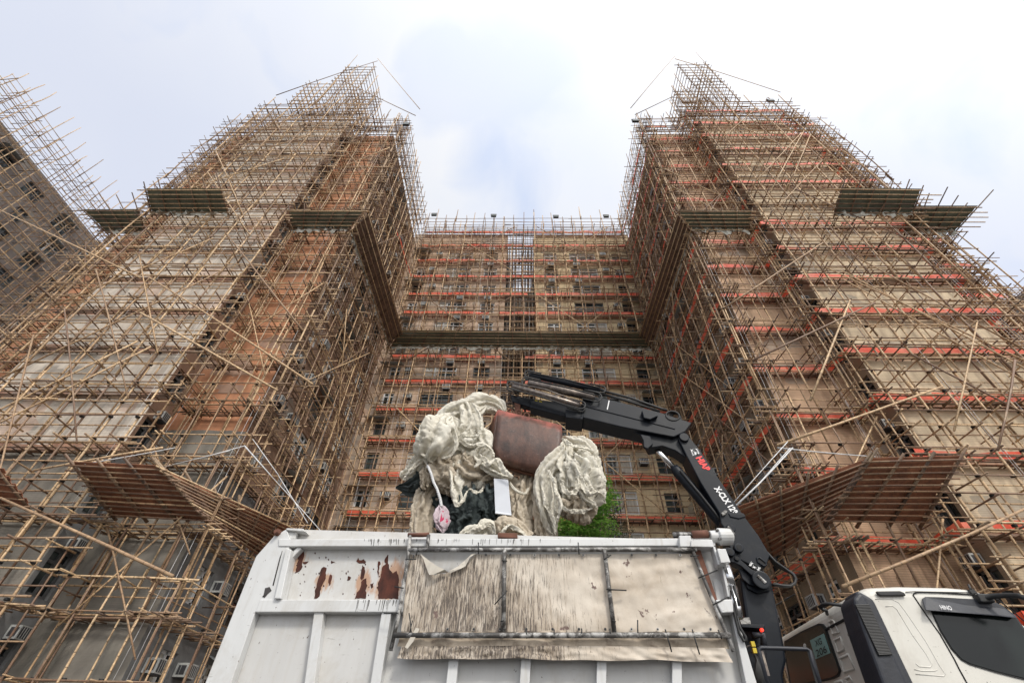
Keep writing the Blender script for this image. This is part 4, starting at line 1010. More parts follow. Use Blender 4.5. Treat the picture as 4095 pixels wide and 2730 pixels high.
for a_,b_ in (((3028,2300),(3062,2330)),((2910,2105),(2936,2138))):
    m=MB(); m.tube([tp(*a_,CO-.075),tp(*b_,CO-.075)],.022,8); m.build('pin_lock','pipe_worn',link,bevel=.004)
pin(2921,2114,.055,.03,CO-.03)
# lift cylinder
m=MB(); m.tube([tp(2600,1772,CO+.15),tp(2700,1876,CO+.15)],.042,18); m.build('cylinder_rod','chrome',crane,smooth=True)
m=MB(); m.tube([tp(2694,1868,CO+.15),tp(2704,1880,CO+.15),tp(2880,2085,CO+.15),tp(2908,2120,CO+.15)],[.062,.075,.075,.07],20); m.build('cylinder_barrel','crane_black',crane,smooth=True)
m=MB(); m.tube([tp(2720,1880,CO+.05),tp(2800,1975,CO+.05),tp(2860,2050,CO+.05),tp(2878,2078,CO+.05)],.016,8); m.build('cylinder_pipe','rubber',crane,smooth=True)
# jib: outer beam, head, telescopes
jib=cp('jib',[(2330,1572),(2500,1612),(2640,1648),(2767,1690),(2740,1725),(2695,1746),(2486,1706),(2330,1668)],CO-.02,.34)
cp('jib_web',[(2334,1612),(2700,1706),(2700,1714),(2334,1622)],CO-.032,.014,'crane_black',.002,jib)
cp('jib_head',[(2480,1702),(2695,1745),(2740,1735),(2762,1752),(2745,1830),(2700,1800),(2650,1782),(2600,1790),(2575,1745)],CO+.05,.22)
cp('knuckle_plate',[(2560,1735),(2600,1742),(2612,1775),(2590,1794),(2574,1786),(2572,1760)],CO+.0,.05)
pin(2735,1750,.07,.03,CO-.01,par=jib)
cp('telescope',[(2120,1592),(2336,1620),(2336,1668),(2250,1662),(2120,1628)],CO+.05,.20,'crane_black',.01,jib)
cp('telescope',[(2040,1575),(2124,1594),(2124,1628),(2050,1606)],CO+.09,.13,'crane_black',.01,jib)
cp('end_collar',[(2262,1636),(2334,1650),(2330,1676),(2262,1668)],CO-.03,.36,'crane_black',.01,jib)
def cyl(pts,r,mat,name,off,rim=True):
    a_,b_=pts; A1,B1=tp(*a_,off),tp(*b_,off); d=(B1-A1).normalized(); up=d.cross(N).normalized()
    m=MB(); m.tube([A1,A1+d*.03,B1-d*.03,B1],[r*.7,r,r,r*.7],14); o=m.build(name,mat,jib,smooth=True)
    if rim:
        for e,sg in ((A1,-1),(B1,1)):
            c=e+d*sg*.03; arc=[c-d*sg*.22+up*r*1.35]+[c+d*sg*r*1.1*math.sin(t)+up*r*1.35*math.cos(t) for t in [math.pi*k/8 for k in range(9)]]+[c-d*sg*.22-up*r*1.35]
            for dn in (-.03,.05):
                m=MB(); m.tube([q_+N*dn for q_ in arc],.012,7); m.build('end_loop','rubber',o,smooth=True)
    return o
cyl(((2048,1543),(2318,1622)),.052,'crane_worn','extension_cylinder',CO-.10)
cyl(((2112,1530),(2378,1590)),.068,'crane_worn','extension_cylinder',CO-.06)
cyl(((2118,1500),(2400,1560)),.050,'crane_black','extension_cylinder',CO-.02)
for k,(pp,o_) in enumerate((([(2040,1528),(2180,1556),(2320,1608)],-.16),([(2045,1556),(2180,1590),(2320,1640)],-.16),([(2105,1512),(2250,1544),(2380,1578)],-.13),([(2112,1488),(2260,1516),(2402,1552)],-.08),([(2400,1560),(2520,1590),(2640,1632),(2668,1640)],.0),([(2404,1574),(2520,1606),(2640,1645)],.02),([(2330,1560),(2480,1592),(2600,1622)],.06))):
    m=MB(); m.tube([tp(x,y,CO+o_) for x,y in pp],.011 if k<4 else .02,8); m.build('jib_pipe','rubber' if k else 'crane_worn',jib,smooth=True)
for y in (1604,1616): pass
pxprism([(2138,1598),(2150,1601),(2150,1604),(2138,1601)],CO-.0,.003).build('yellow_mark','yellow',jib)
pxprism([(2156,1602),(2168,1605),(2168,1608),(2156,1605)],CO-.0,.003).build('yellow_mark','yellow',jib)
pxprism([(2434,1600),(2438,1601),(2430,1640),(2426,1639)],CO-.024,.003).build('white_mark','letter_white',jib)
cp('valve_block',[(2566,1640),(2600,1648),(2632,1662),(2600,1676),(2575,1670)],CO-.10,.08,'crane_black',.01,jib)
for k in range(4):
    c=tp(2690+k*5,1662+k*3,CO-.02+.03*k); m=MB(); m.tube([c+T*(.10-.012*k)*math.cos(t)+ZZ*.085*math.sin(t) for t in [2*math.pi*j/18 for j in range(19)]],.014,7,cap=False); m.build('hose_coil','rubber',jib,smooth=True)
# hose loops: base knuckle and tip
for k in range(6):
    o_=CO+.02+.045*k
    pts=[(3066,2205+2*k),(3100,2245+3*k),(3142,2272+2*k),(3172,2294),(3184-k,2312),(3180-k,2330),(3160-k,2342),(3130,2340+k),(3106,2334+k),(3088,2338)]
    m=MB(); m.tube([tp(x+U(-2,2),y+U(-2,2),o_) for x,y in pts],.015,8); m.build('hydraulic_hose','rubber',crane,smooth=True)
for k,pts in enumerate(([(2068,1575),(2030,1552),(1985,1545),(1955,1562),(1952,1585),(1975,1600)],[(2075,1580),(2030,1566),(1990,1562),(1976,1580),(1985,1600),(2020,1618)],[(2080,1590),(2040,1578),(2005,1580),(1998,1598),(2015,1615),(2045,1630)],[(2085,1565),(2050,1560),(2010,1556),(1972,1556)],[(2060,1570),(2040,1590),(2050,1612),(2070,1640)],[(2010,1615),(2040,1610),(2068,1622),(2082,1645),(2080,1665)],[(2060,1665),(2068,1630),(2086,1620),(2100,1640),(2102,1668)],[(2030,1660),(2034,1640),(2050,1632),(2066,1650)])):
    m=MB(); m.tube([tp(x,y,CO+.05+.03*k) for x,y in pts],.012 if k<5 else .017,8); m.build('tip_hose','hose_brown',crane,smooth=True)
cp('rotator_hanger',[(2052,1590),(2082,1596),(2080,1640),(2090,1668),(2052,1662),(2060,1630)],CO+.1,.10,'rusty_steel',.01)
# logo tiles and names on the boom
def logo(P4,par):
    a_,b_,c_,d_=[tp(x,y,CO-.004) for x,y in P4]; t=MB().add([a_,b_,c_,d_,a_+N*.003,b_+N*.003,c_+N*.003,d_+N*.003],[(0,1,2,3),(0,4,5,1),(1,5,6,2),(2,6,7,3),(3,7,4,0)]).build('logo_tile','letter_white',par)
    L=lambda u,v:(a_.lerp(b_,u)).lerp(d_.lerp(c_,u),v)-N*.003
    m=MB()
    pts=[L(.5+.26*math.cos(t_),.48+.30*math.sin(t_)) for t_ in [math.radians(x) for x in range(130,400,18)]]+[L(.62,.92),L(.72,.95)]
    m.tube(pts,.0075,6); m.tube([L(.28,.62),L(.22,.75),L(.30,.86)],.006,6)
    m.tube([L(.5+.10*math.cos(t_),.48+.11*math.sin(t_)) for t_ in [math.radians(x) for x in range(180,420,30)]],.005,6)
    m.tube([L(.05,.05),L(.95,.05),L(.95,.95),L(.05,.95),L(.05,.05)],.003,5); m.build('logo_mark','ink',t,smooth=True)
    return t
logo([(2759,1795),(2788,1791),(2800,1814),(2770,1823)],boom)
logo(Z8([(995,755),(1150,855),(1115,915),(958,825)]),boom)
def ontext(txt,x0,y0,x1,y1,h,mat):
    a_,b_=tp(x0,y0,CO-.005),tp(x1,y1,CO-.005); up=(b_-a_).cross(N).normalized()
    up=up if up.z>0 else -up
    px=(tp(x0+20,y0-13,CO-.005)-a_)
    letters(txt,a_,b_,px-(b_-a_)*(px.dot(b_-a_)/(b_-a_).length_squared),h,boom,mat,off=.045)
ontext('HIAB',2781,1830,2819,1886,.10,'letter_red'); ontext('X-CLX 128',2853,1950,2930,2056,.09,'letter_white')
cp('clamp_plate',[(2884,2050),(2900,2036),(2910,2042),(2902,2056),(2890,2062)],CO-.03,.03,'pipe_worn',.004,boom)
# control stand beside the column
cp('control_housing',[(2965,2500),(3060,2500),(3068,2640),(3075,2780),(3010,2780)],CO-.25,.25,'crane_black')
cp('control_shelf',[(2962,2494),(3060,2496),(3056,2512),(2968,2506)],CO-.40,.4,'crane_black',.004); cp('control_bracket',[(2955,2470),(2998,2466),(3004,2494),(2964,2494)],CO-.32,.06,'pipe_worn',.004)
m=MB(); p=tp(3048,2516,CO-.42); m.tube([p,p+N*.03],.016,10); m.build('warning_lamp','lamp_red',crane)
m=MB(); m.tube([tp(3010,2540,CO-.36),tp(3050,2538,CO-.36),tp(3056,2590,CO-.36)],.035,12); m.build('filter_canister','plastic_black',crane,smooth=True)
for x,y in ((3010,2574),(3017,2600)):
    m=MB(); m.tube([tp(x-24,y+10,CO-.36),tp(x,y,CO-.42)],.006,6,0); m.obox(tp(x,y,CO-.42),T*.018,N*.018,ZZ*.022,1); m.build('control_lever',None,crane,mats=['pipe_worn','yellow'])
for k in range(7):
    m=MB(); x=3015+k*4; m.tube([tp(x,2612+k*5,CO-.34),tp(x+14,2640+k*8,CO-.40),tp(x+6,2690+k*6,CO-.38),tp(x+22,2760,CO-.36)],.014,7); m.build('hydraulic_hose','rubber',crane,smooth=True)
# tube guard in front of the crane
m=MB(); m.tube([tp(3085,2790,-.02),tp(3036,2604,-.02),tp(3034,2594,-.02),tp(3044,2588,-.02),tp(3225,2594,-.02),tp(3238,2600,-.02),tp(3248,2640,-.02),tp(3300,2790,-.02)],.017,10); m.build('guard_frame','plastic_black',lorry,smooth=True)
m=MB(); m.tube([tp(3218+3*math.cos(t),2581+7*math.sin(t),-.03) for t in [2*math.pi*j/12 for j in range(13)]],.006,6,cap=False); m.build('guard_ring','pipe_worn',lorry,smooth=True)
m=MB()
for j in range(36):
    f=j/35; p=tp(3240+50*f,2605+180*f,-.02); m.tube([p+T*.024,p-T*.024+ZZ*.01],.006,5)
m.build('guard_coil','rubber',lorry)
pxprism([(3040,2600),(3052,2600),(3080,2700),(3064,2700)],-.012,.003).build('worn_label','crane_worn',lorry)
# ------------------------------------------------------------------ clamshell bucket
bk=thing('grab_bucket','dark rusty clamshell bucket with a worn red top edge, hanging from the crane jib','grab bucket',tp(2120,1780,1.1))
NB=22
def shell(off0,face_):
    # profile: rows from the top edge to the lip; each row joins a left and right pixel, with its own depth
    rows=[((1993,1641),(2245,1703),.10),((1989,1672),(2248,1728),.06),((1985,1705),(2248,1758),.03),((1979,1745),(2243,1792),.0),((1973,1790),(2232,1830),.0),((1983,1828),(2215,1868),.03),((2002,1856),(2175,1903),.08)]
    return rows
rows=shell(0,0); vs=[];nc=14
for (l,r_,o_) in rows:
    for i in range(nc+1):
        f=i/nc; x=l[0]+(r_[0]-l[0])*f; y=l[1]+(r_[1]-l[1])*f
        vs.append(tp(x,y,.85+o_+.012*mn.noise(Vector((f*6,o_*20,l[1]*.02)))))
fs=[(j*(nc+1)+i,(j+1)*(nc+1)+i,(j+1)*(nc+1)+i+1,j*(nc+1)+i+1) for j in range(len(rows)-1) for i in range(nc)]
o=MB().add(vs,fs).build('shell','bucket',bk,smooth=True); md=o.modifiers.new('s','SOLIDIFY'); md.thickness=.018; md.offset=1
# side cheek (left) going back, and the matching right one
for e,sg in ((0,-1),(1,1)):
    front=[tp(*(r_[e]),.85+r_[2]) for r_ in rows]
    if e==0: back=[tp(x,y,1.35) for x,y in ((1992,1646),(1968,1690),(1952,1722),(1955,1752),(1961,1788),(1977,1826),(2003,1858))]
    else: back=[p+N*.5 for p in front]
    vs=front+back; n_=len(front); m=MB(); m.add(vs,[(i,i+1,n_+i+1,n_+i) for i in range(n_-1)]); o=m.build('cheek','bucket',bk,smooth=True); md=o.modifiers.new('s','SOLIDIFY'); md.thickness=.015
m=MB(); m.prism([tp(2002,1854,.96),tp(2172,1902,.96),tp(2170,1908,.96),tp(2003,1862,.96)],N*.06); m.build('cutting_lip','rusty_steel',bk,bevel=.004)
m=MB(); m.prism([tp(2010,1862,1.0),tp(2168,1906,1.0),tp(2150,1932,1.35),tp(2030,1880,1.35)],N*.02); m.build('inner_face','bucket',bk)
m=MB(); m.tube([tp(1995,1640,.99),tp(2120,1671,.99),tp(2244,1702,.99)],.012,8); m.build('top_edge','rusty_steel',bk,smooth=True)
for x,y in ((2040,1648),(2075,1652),(2105,1664)):
    cp_=tp(x,y,1.1); m=MB(); m.tube([cp_+T*.045*math.cos(t)+ZZ*.06*math.sin(t) for t in [2*math.pi*j/14 for j in range(15)]],.014,7,cap=False); m.build('shackle','rusty_steel',bk,smooth=True)
# ------------------------------------------------------------------ the netting
def swag(name,label,cat,mat,pts,pleat=7,amp=.3,seed=0,nu=72,nv=96,flat=1.0,rip=.03,group=None,twist=1.5,parent=None,caps=True):
    """cloth gathered round a path: pts = (px,py,off,radius in px); folds run along it and wander"""
    C=[];Rr=[]
    def cr(p0,p1,p2,p3,t): return .5*((2*p1)+(-p0+p2)*t+(2*p0-5*p1+4*p2-p3)*t*t+(-p0+3*p1-3*p2+p3)*t**3)
    P3=[tp(x,y,o) for x,y,o,r in pts]; RR=[r*(tp(x+10,y,o)-tp(x,y,o)).length/10 for x,y,o,r in pts]
    n=len(pts)-1
    for k in range(nu+1):
        u=k/nu*n; i=min(int(u),n-1); t=u-i
        g=lambda A,j:A[max(0,min(n,j))]
        C.append(cr(g(P3,i-1),g(P3,i),g(P3,i+1),g(P3,i+2),t)); Rr.append(max(.004,cr(g(RR,i-1),g(RR,i),g(RR,i+1),g(RR,i+2),t)))
    import numpy as np
    rs_=np.random.RandomState(seed*7+3); up=None; Rmx=max(Rr); pl_n=max(5,int(pleat*.8+1)); B=np.zeros((nu+1,nv,3)); sd=Vector((seed*3.1,seed*1.7,seed*.9))
    for k in range(nu+1):
        d=(C[min(k+1,nu)]-C[max(k-1,0)]).normalized()
        up=d.orthogonal().normalized() if up is None else (up-d*up.dot(d)).normalized()
        q_=d.cross(up); L=k/nu
        for j in range(nv):
            th=2*math.pi*j/nv; e=Vector((math.cos(th),math.sin(th),L*2.2))
            w=1+.22*mn.noise(e*1.3+sd)+.10*mn.noise(e*3.1+sd)+.05*mn.noise(e*7+sd)
            exc=(Rmx*.85+.15*Rr[k])/Rr[k]*(1+amp); A_=min(.42,math.sqrt(max(0,exc**2-1)*2)/pl_n)
            phs=pl_n*th+twist*3*L+4.6*mn.noise(Vector((math.cos(th)*.9,math.sin(th)*.9,L*3.2))+sd)+1.8*mn.noise(Vector((math.cos(th)*1.8,math.sin(th)*1.8,L*7))+sd)
            sn=math.sin(phs); w*=1+A_*(1.25*abs(sn)**.8*(1 if sn>0 else -1)-.15)*(.55+.9*abs(mn.noise(Vector((math.cos(th)*1.3,math.sin(th)*1.3,L*3))+sd*1.9))*1.6)
            B[k,j]=C[k]+(up*math.cos(th)+q_*math.sin(th)*flat)*Rr[k]*w
    Ck=np.array([tuple(c) for c in C])[:,None,:]; RR_=np.array(Rr)[:,None]
    hth=np.linalg.norm(np.roll(B,-1,1)-B,axis=2); hth=.5*(hth+np.mean(hth,1,keepdims=True)); hL=np.linalg.norm(B[1:]-B[:-1],axis=2)
    sth=1.10; sL=1+amp*.35
    hth=hth*sth; hL=np.maximum(hL,1e-4)*sL
    p=B+rs_.randn(*B.shape)*.012*RR_[:,:,None]; v=np.zeros_like(p)
    def con(pa,pb,rest,st):
        dd=pb-pa; l=np.linalg.norm(dd,axis=2,keepdims=True)+1e-9; c=dd*((l-rest[...,None])/l)*.5*st; return c
    Bd=np.linalg.norm(B-Ck,axis=2); rmin=Bd*.7; rmax=Bd*1.3
    for it in range(45):
        v*=.86; v[...,2]-=.0012*RR_; p0=p.copy(); p=p+v
        for sub in range(2):
            for s0 in (0,1):      # round the path
                a=np.arange(s0,nv,2); b=(a+1)%nv; c=con(p[:,a],p[:,b],hth[:,a],.9); p[:,a]+=c; p[:,b]-=c
                A_=p[s0:nu:2]; B_=p[s0+1:nu+1:2]; c=con(A_,B_,hL[s0:nu:2][:len(B_)],.9); p[s0:nu:2]+=c; p[s0+1:nu+1:2]-=c
            # bending: keep next-but-one neighbours apart
            q2=np.roll(p,-3,1); dd=q2-p; l=np.linalg.norm(dd,axis=2,keepdims=True)+1e-9; r3=(hth*3)[...,None]; c=dd*np.minimum((l-r3*.86)/l,0)*.10; p+=c; p-=np.roll(c,3,1)
            dd=p[3:]-p[:-3]; l=np.linalg.norm(dd,axis=2,keepdims=True)+1e-9; r3=(hL[:-2]*3)[...,None]; c=dd*np.minimum((l-r3*.86)/l,0)*.10; p[:-3]+=c; p[3:]-=c
            # diagonals resist shear
            dg_=np.roll(p,-1,1)[1:]; dd=dg_-p[:-1]; l=np.linalg.norm(dd,axis=2,keepdims=True)+1e-9; r3=np.sqrt(hth[:-1]**2+hL**2)[...,None]; c=dd*((l-r3)/l)*.08; p[:-1]+=c; p[1:]-=np.roll(c,1,1)
        w=p-Ck; l=np.linalg.norm(w,axis=2); cl_=np.clip(l,rmin,rmax); p=Ck+w*(cl_/(l+1e-9))[...,None]
        p+=(B-p)*.035; p[0]=B[0]; p[-1]=B[-1]
        v=np.clip(p-p0,-.03,.03)
    sm_=.7*p+.075*(np.roll(p,1,1)+np.roll(p,-1,1)+np.concatenate([p[:1],p[:-1]])+np.concatenate([p[1:],p[-1:]]))
    vs=[]
    for k in range(nu+1):
        ck=C[k]; rk=Rr[k]
        for j in range(nv):
            x=Vector(sm_[k,j]); s_=1/max(.05,Rmx)
            q1=mn.noise(x*s_*1.15+sd+Vector((mn.noise(x*s_*2),0,mn.noise(x*s_*2+sd)))*.8); q2=mn.noise(x*s_*2.3+sd*1.7)
            cr1=math.exp(-(q1/.07)**2)*.15+math.exp(-(q2/.08)**2)*.055
            e=x-ck; vs.append(x-e*cr1*min(1,.35+abs(q2)*3)+e*.13*abs(q1))
    fs=[(k*nv+j,k*nv+(j+1)%nv,(k+1)*nv+(j+1)%nv,(k+1)*nv+j) for k in range(nu) for j in range(nv)]
    mb=MB(); mb.add(vs,fs+([tuple(range(nv-1,-1,-1)),tuple(nu*nv+j for j in range(nv))] if caps else []))
    o=mb.build(name,mat,parent,smooth=True);
    if label:
        tag(o,label,cat,group)
    return o
ZN=lambda x,y,o,r:(1500+x*.4782,1450+y*.4782,o,r*.4782)
def hem(par,mat,pts,w,seed,n=90,nw=8,side=0.0):
    """a loose free edge of netting: a soft strip that curls and flutters along a path"""
    P3=[tp(*(ZN(x,y,o,0)[:3])) for x,y,o in pts]; m_=len(P3)-1; vs=[]; sd=Vector((seed*2.3,seed*1.1,seed*.7)); C=[]
    for k in range(n+1):
        u=k/n*m_; i=min(int(u),m_-1); t=u-i; g=lambda j:P3[max(0,min(m_,j))]
        p0,p1,p2,p3_=g(i-1),g(i),g(i+1),g(i+2)
        C.append(.5*((2*p1)+(-p0+p2)*t+(2*p0-5*p1+4*p2-p3_)*t*t+(-p0+3*p1-3*p2+p3_)*t**3))
    for k in range(n+1):
        d=(C[min(k+1,n)]-C[max(k-1,0)]).normalized(); a=d.cross(N).normalized(); L=k/n
        th=1.1*mn.noise(Vector((L*4,0,0))+sd)+.6*mn.noise(Vector((L*11,0,0))+sd)+side; env=math.sin(math.pi*min(1,max(0,L)))**.4
        ax=a*math.cos(th)-N*math.sin(th); nn=d.cross(ax)
        for j in range(nw+1):
            f=j/nw-.2; q=C[k]+ax*w*f*env*(1+.3*mn.noise(Vector((L*7,1,0))+sd))+nn*w*.35*math.sin(f*3.3+3*mn.noise(Vector((L*5,f,3))+sd))+nn*.02*mn.noise(Vector((L*26,f*3,0))+sd)
            vs.append(q)
    fs=[(k*(nw+1)+j,(k+1)*(nw+1)+j,(k+1)*(nw+1)+j+1,k*(nw+1)+j+1) for k in range(n) for j in range(nw)]
    o=MB().add(vs,fs).build('loose_hem',mat,par,smooth=True); md=o.modifiers.new('s','SOLIDIFY'); md.thickness=.006
nA=thing('debris_net','huge cream debris net bundled into a knot, spilling from the left of the bucket','netting',tp(1750,1850,1.1))
def sw(par,mat,pts,**k): return swag('fold',None,None,mat,[ZN(*p) for p in pts],parent=par,**k)
sw(nA,'net_cream',[(1080,440,1.15,12),(1020,370,1.15,60),(900,340,1.1,82),(760,380,1.1,92),(640,430,1.1,92),(570,500,1.1,80),(560,560,1.1,60)],pleat=8,amp=.26,seed=1,flat=.9)
sw(nA,'net_cream',[(640,455,.9,30),(610,520,.88,105),(540,620,.85,165),(500,700,.85,158),(440,770,.9,100),(420,815,.95,30)],pleat=7,amp=.16,seed=2,twist=2.6,flat=1.0)
sw(nA,'net_cream',[(760,345,.95,20),(790,420,.92,75),(800,520,.9,92),(760,600,.92,85),(700,700,.95,70),(640,800,1.0,40)],pleat=6,amp=.2,seed=3,flat=.8)
sw(nA,'net_cream',[(860,560,.9,20),(900,620,.9,75),(930,720,.88,72),(880,790,.9,60),(960,860,.88,62),(1060,920,.88,48),(1150,960,.9,14)],pleat=9,amp=.42,seed=4,flat=.8)
sw(nA,'net_cream',[(700,620,1.0,40),(760,690,1.0,110),(850,720,1.0,90),(960,700,1.05,50)],pleat=8,amp=.35,seed=5)
sw(nA,'net_tan',[(800,760,1.05,60),(760,850,1.05,120),(800,930,1.05,130),(900,960,1.1,100),(1000,950,1.1,50)],pleat=10,amp=.4,seed=6)
sw(nA,'net_cream',[(700,800,.95,20),(720,880,.92,60),(700,980,.9,68),(690,1080,.9,58),(700,1160,.9,44),(680,1208,.9,10)],pleat=5,amp=.35,seed=7,flat=.55)
sw(nA,'net_tan',[(600,800,1.0,60),(560,880,1.0,110),(620,980,1.0,100),(640,1060,1.0,60),(620,1110,1.0,20)],pleat=9,amp=.4,seed=8)
sw(nA,'net_cream',[(400,760,1.0,40),(360,840,1.0,55),(300,910,1.0,48),(240,950,1.0,30),(222,970,1.0,8)],pleat=7,amp=.4,seed=9,flat=.7)
sw(nA,'net_tan',[(450,850,.98,25),(430,940,.95,55),(425,1010,.95,45),(440,1060,1.0,15)],pleat=6,amp=.35,seed=10,flat=.7)
sw(nA,'net_cream',[(850,1000,1.0,30),(860,1030,1.0,45),(840,1060,1.0,20)],pleat=6,amp=.3,seed=11)
sw(nA,'net_cream',[(930,360,1.0,8),(880,400,.92,26),(800,430,.9,50),(740,430,.92,30)],pleat=5,amp=.3,seed=12,flat=.6)
sw(nA,'net_tan',[(500,1060,1.15,60),(430,1140,1.15,85),(400,1260,1.15,95),(390,1380,1.15,100),(390,1500,1.15,105),(395,1560,1.15,100)],pleat=9,amp=.32,seed=13,flat=.6)
sw(nA,'net_tan',[(880,960,1.2,60),(860,1060,1.2,100),(900,1200,1.25,90),(950,1350,1.25,70)],pleat=9,amp=.4,seed=14)
m=MB(); seam=[ZN(*p)[:3] for p in ((520,600,.55,0),(600,560,.53,0),(640,640,.5,0),(655,720,.5,0),(620,800,.55,0))]
nB=thing('debris_net','cream debris net rolled into a fat bundle at the right of the bucket','netting',tp(2290,1950,1.0))
sw(nB,'net_cream',[(1570,620,1.15,10),(1640,680,1.1,60),(1740,740,1.05,95),(1790,840,1.0,90),(1800,920,1.0,60)],pleat=8,amp=.32,seed=21)
sw(nB,'net_cream',[(1590,640,.9,15),(1590,740,.9,62),(1530,840,.88,88),(1440,940,.88,92),(1420,1050,.9,80),(1440,1180,.9,72),(1460,1300,.95,60),(1480,1400,1.0,42),(1500,1440,1.0,12)],pleat=9,amp=.4,seed=22,flat=.7)
sw(nB,'net_cream',[(1680,780,.9,60),(1720,880,.88,135),(1740,990,.88,150),(1740,1080,.92,125),(1700,1150,.95,80)],pleat=10,amp=.34,seed=23)
sw(nB,'net_cream',[(1590,760,.9,30),(1600,860,.85,78),(1610,960,.85,88),(1620,1060,.85,72),(1640,1130,.9,36)],pleat=6,amp=.42,seed=24,flat=.8)
sw(nB,'net_cream',[(1710,980,.85,12),(1730,1060,.8,40),(1770,1140,.8,45),(1825,1190,.8,40),(1836,1210,.8,14)],pleat=4,amp=.42,seed=25,flat=.5)
sw(nB,'net_tan',[(1560,1040,1.0,60),(1620,1140,1.0,120),(1690,1200,1.0,135),(1700,1270,1.0,110),(1690,1330,1.05,40)],pleat=9,amp=.25,seed=26,twist=3)
sw(nB,'net_cream',[(1510,960,.82,10),(1500,1020,.8,34),(1510,1130,.82,38),(1500,1250,.85,40),(1520,1330,.9,18)],pleat=4,amp=.4,seed=27,flat=.45)
sw(nB,'net_cream',[(1820,860,.95,60),(1860,960,.95,70),(1870,1060,1.0,62),(1900,1140,1.0,28),(1930,1175,1.0,6)],pleat=6,amp=.35,seed=28,flat=.7)
for sd_,L,w in ((1,[(800,330,.8),(860,430,.72),(880,520,.7),(850,600,.72),(740,615,.75)],.05),(2,[(640,440,.7),(600,480,.62),(640,560,.6),(670,660,.6),(640,760,.66),(560,800,.7)],.06),(3,[(380,520,.75),(360,640,.72),(380,760,.72),(460,805,.7)],.05),(4,[(840,880,.75),(900,810,.72),(940,860,.7),(1010,820,.72),(1060,900,.72),(1140,960,.75)],.07),(5,[(620,860,.8),(630,960,.74),(640,1080,.72),(680,1200,.74),(740,1150,.75),(780,1060,.8)],.05),(6,[(700,640,.75),(780,700,.7),(860,690,.7),(960,720,.74),(990,800,.78)],.06),(7,[(900,1040,.8),(860,1080,.76),(800,1050,.78)],.05),(8,[(240,980,.85),(300,900,.8),(400,820,.8),(430,880,.82)],.05)):
    hem(nA,'net_cream',L,w,sd_)
for sd_,L,w in ((11,[(1560,640,.75),(1640,700,.7),(1760,720,.7),(1840,780,.78)],.06),(12,[(1440,900,.7),(1480,980,.62),(1500,1080,.6),(1540,1200,.62),(1520,1320,.7)],.06),(13,[(1560,1000,.66),(1580,1070,.6),(1640,1100,.58),(1700,1060,.6),(1700,940,.62)],.06),(14,[(1660,800,.66),(1680,900,.6),(1720,1000,.6),(1780,1100,.6),(1860,1080,.66)],.06),(15,[(1800,900,.7),(1760,960,.64),(1800,1050,.62),(1870,1100,.7),(1920,1160,.8)],.05),(16,[(1380,980,.8),(1400,1100,.76),(1420,1200,.76),(1480,1300,.8),(1500,1420,.85)],.05),(17,[(1540,1180,.8),(1620,1240,.74),(1720,1250,.74),(1820,1220,.8)],.05)):
    hem(nB,'net_cream',L,w,sd_)
nC=thing('debris_net','tan debris net hanging in long drapes below the bucket','netting',tp(2120,2050,1.2))
sw(nC,'net_tan',[(1300,1000,1.2,90),(1270,1100,1.15,100),(1230,1220,1.1,95),(1220,1340,1.1,110),(1220,1500,1.1,120)],pleat=11,amp=.42,seed=31,flat=.7)
sw(nC,'net_tan',[(1380,1010,1.15,60),(1400,1150,1.1,85),(1420,1300,1.1,95),(1430,1420,1.1,95),(1430,1520,1.1,95)],pleat=10,amp=.38,seed=32,flat=.7)
sw(nC,'net_tan',[(1080,1000,1.25,80),(1120,1080,1.25,110),(1150,1200,1.25,110),(1120,1350,1.25,100),(1100,1500,1.25,120)],pleat=10,amp=.35,seed=33)
sw(nC,'net_cream',[(1120,990,.95,6),(1160,1050,.9,10),(1220,1090,.9,10),(1260,1090,.92,10),(1280,1050,.95,6)],pleat=3,amp=.2,seed=34)
nD=thing('debris_net','cream debris net heaped inside the box, just above the rail','netting',tp(1960,2130,1.2))
sw(nD,'net_cream',[(700,1520,.9,40),(780,1450,.9,65),(880,1430,.9,80),(960,1420,.9,75),(1010,1470,.9,60)],pleat=9,amp=.3,seed=41)
sw(nD,'net_cream',[(900,1370,.92,20),(960,1360,.92,30),(960,1420,.92,30)],pleat=5,amp=.3,seed=45)
sw(nD,'net_tan',[(1020,1480,.85,50),(1060,1430,.85,75),(1100,1400,.85,90),(1160,1440,.85,85),(1260,1500,.85,55),(1330,1520,.85,30)],pleat=6,amp=.28,seed=42)
sw(nD,'net_tan',[(1080,1320,.95,18),(1110,1330,.95,45),(1200,1400,.95,60),(1280,1480,.95,50)],pleat=5,amp=.3,seed=43)
sw(nD,'net_tan',[(300,1530,1.4,90),(700,1540,1.5,110),(1100,1540,1.5,110),(1500,1530,1.4,90)],pleat=12,amp=.3,seed=44)
for sd_,L,w in ((21,[(740,1520,.8),(760,1440,.72),(860,1400,.7),(960,1350,.72),(1000,1440,.74)],.06),(22,[(1060,1500,.75),(1090,1400,.68),(1160,1380,.68),(1260,1460,.7),(1330,1530,.75)],.06)):
    hem(nD,'net_cream',L,w,sd_)
nE=thing('dark_net','dark green-black net hanging between the cream bundles','netting',tp(1830,2040,1.3))
sw(nE,'net_green',[(840,1030,1.15,60),(820,1120,1.1,110),(780,1250,1.1,125),(740,1370,1.1,120),(700,1500,1.1,115)],pleat=9,amp=.4,seed=51)
sw(nE,'net_green',[(950,1060,1.1,50),(940,1150,1.05,85),(960,1260,1.05,80),(1000,1350,1.05,60),(1040,1400,1.05,25)],pleat=7,amp=.4,seed=52)
sw(nE,'net_green',[(560,1080,1.3,60),(590,1200,1.3,100),(620,1350,1.3,110),(640,1500,1.3,120)],pleat=7,amp=.35,seed=53)
nF=thing('dark_net','small dark net flap sticking out at the far left of the load','netting',tp(1640,1950,1.1))
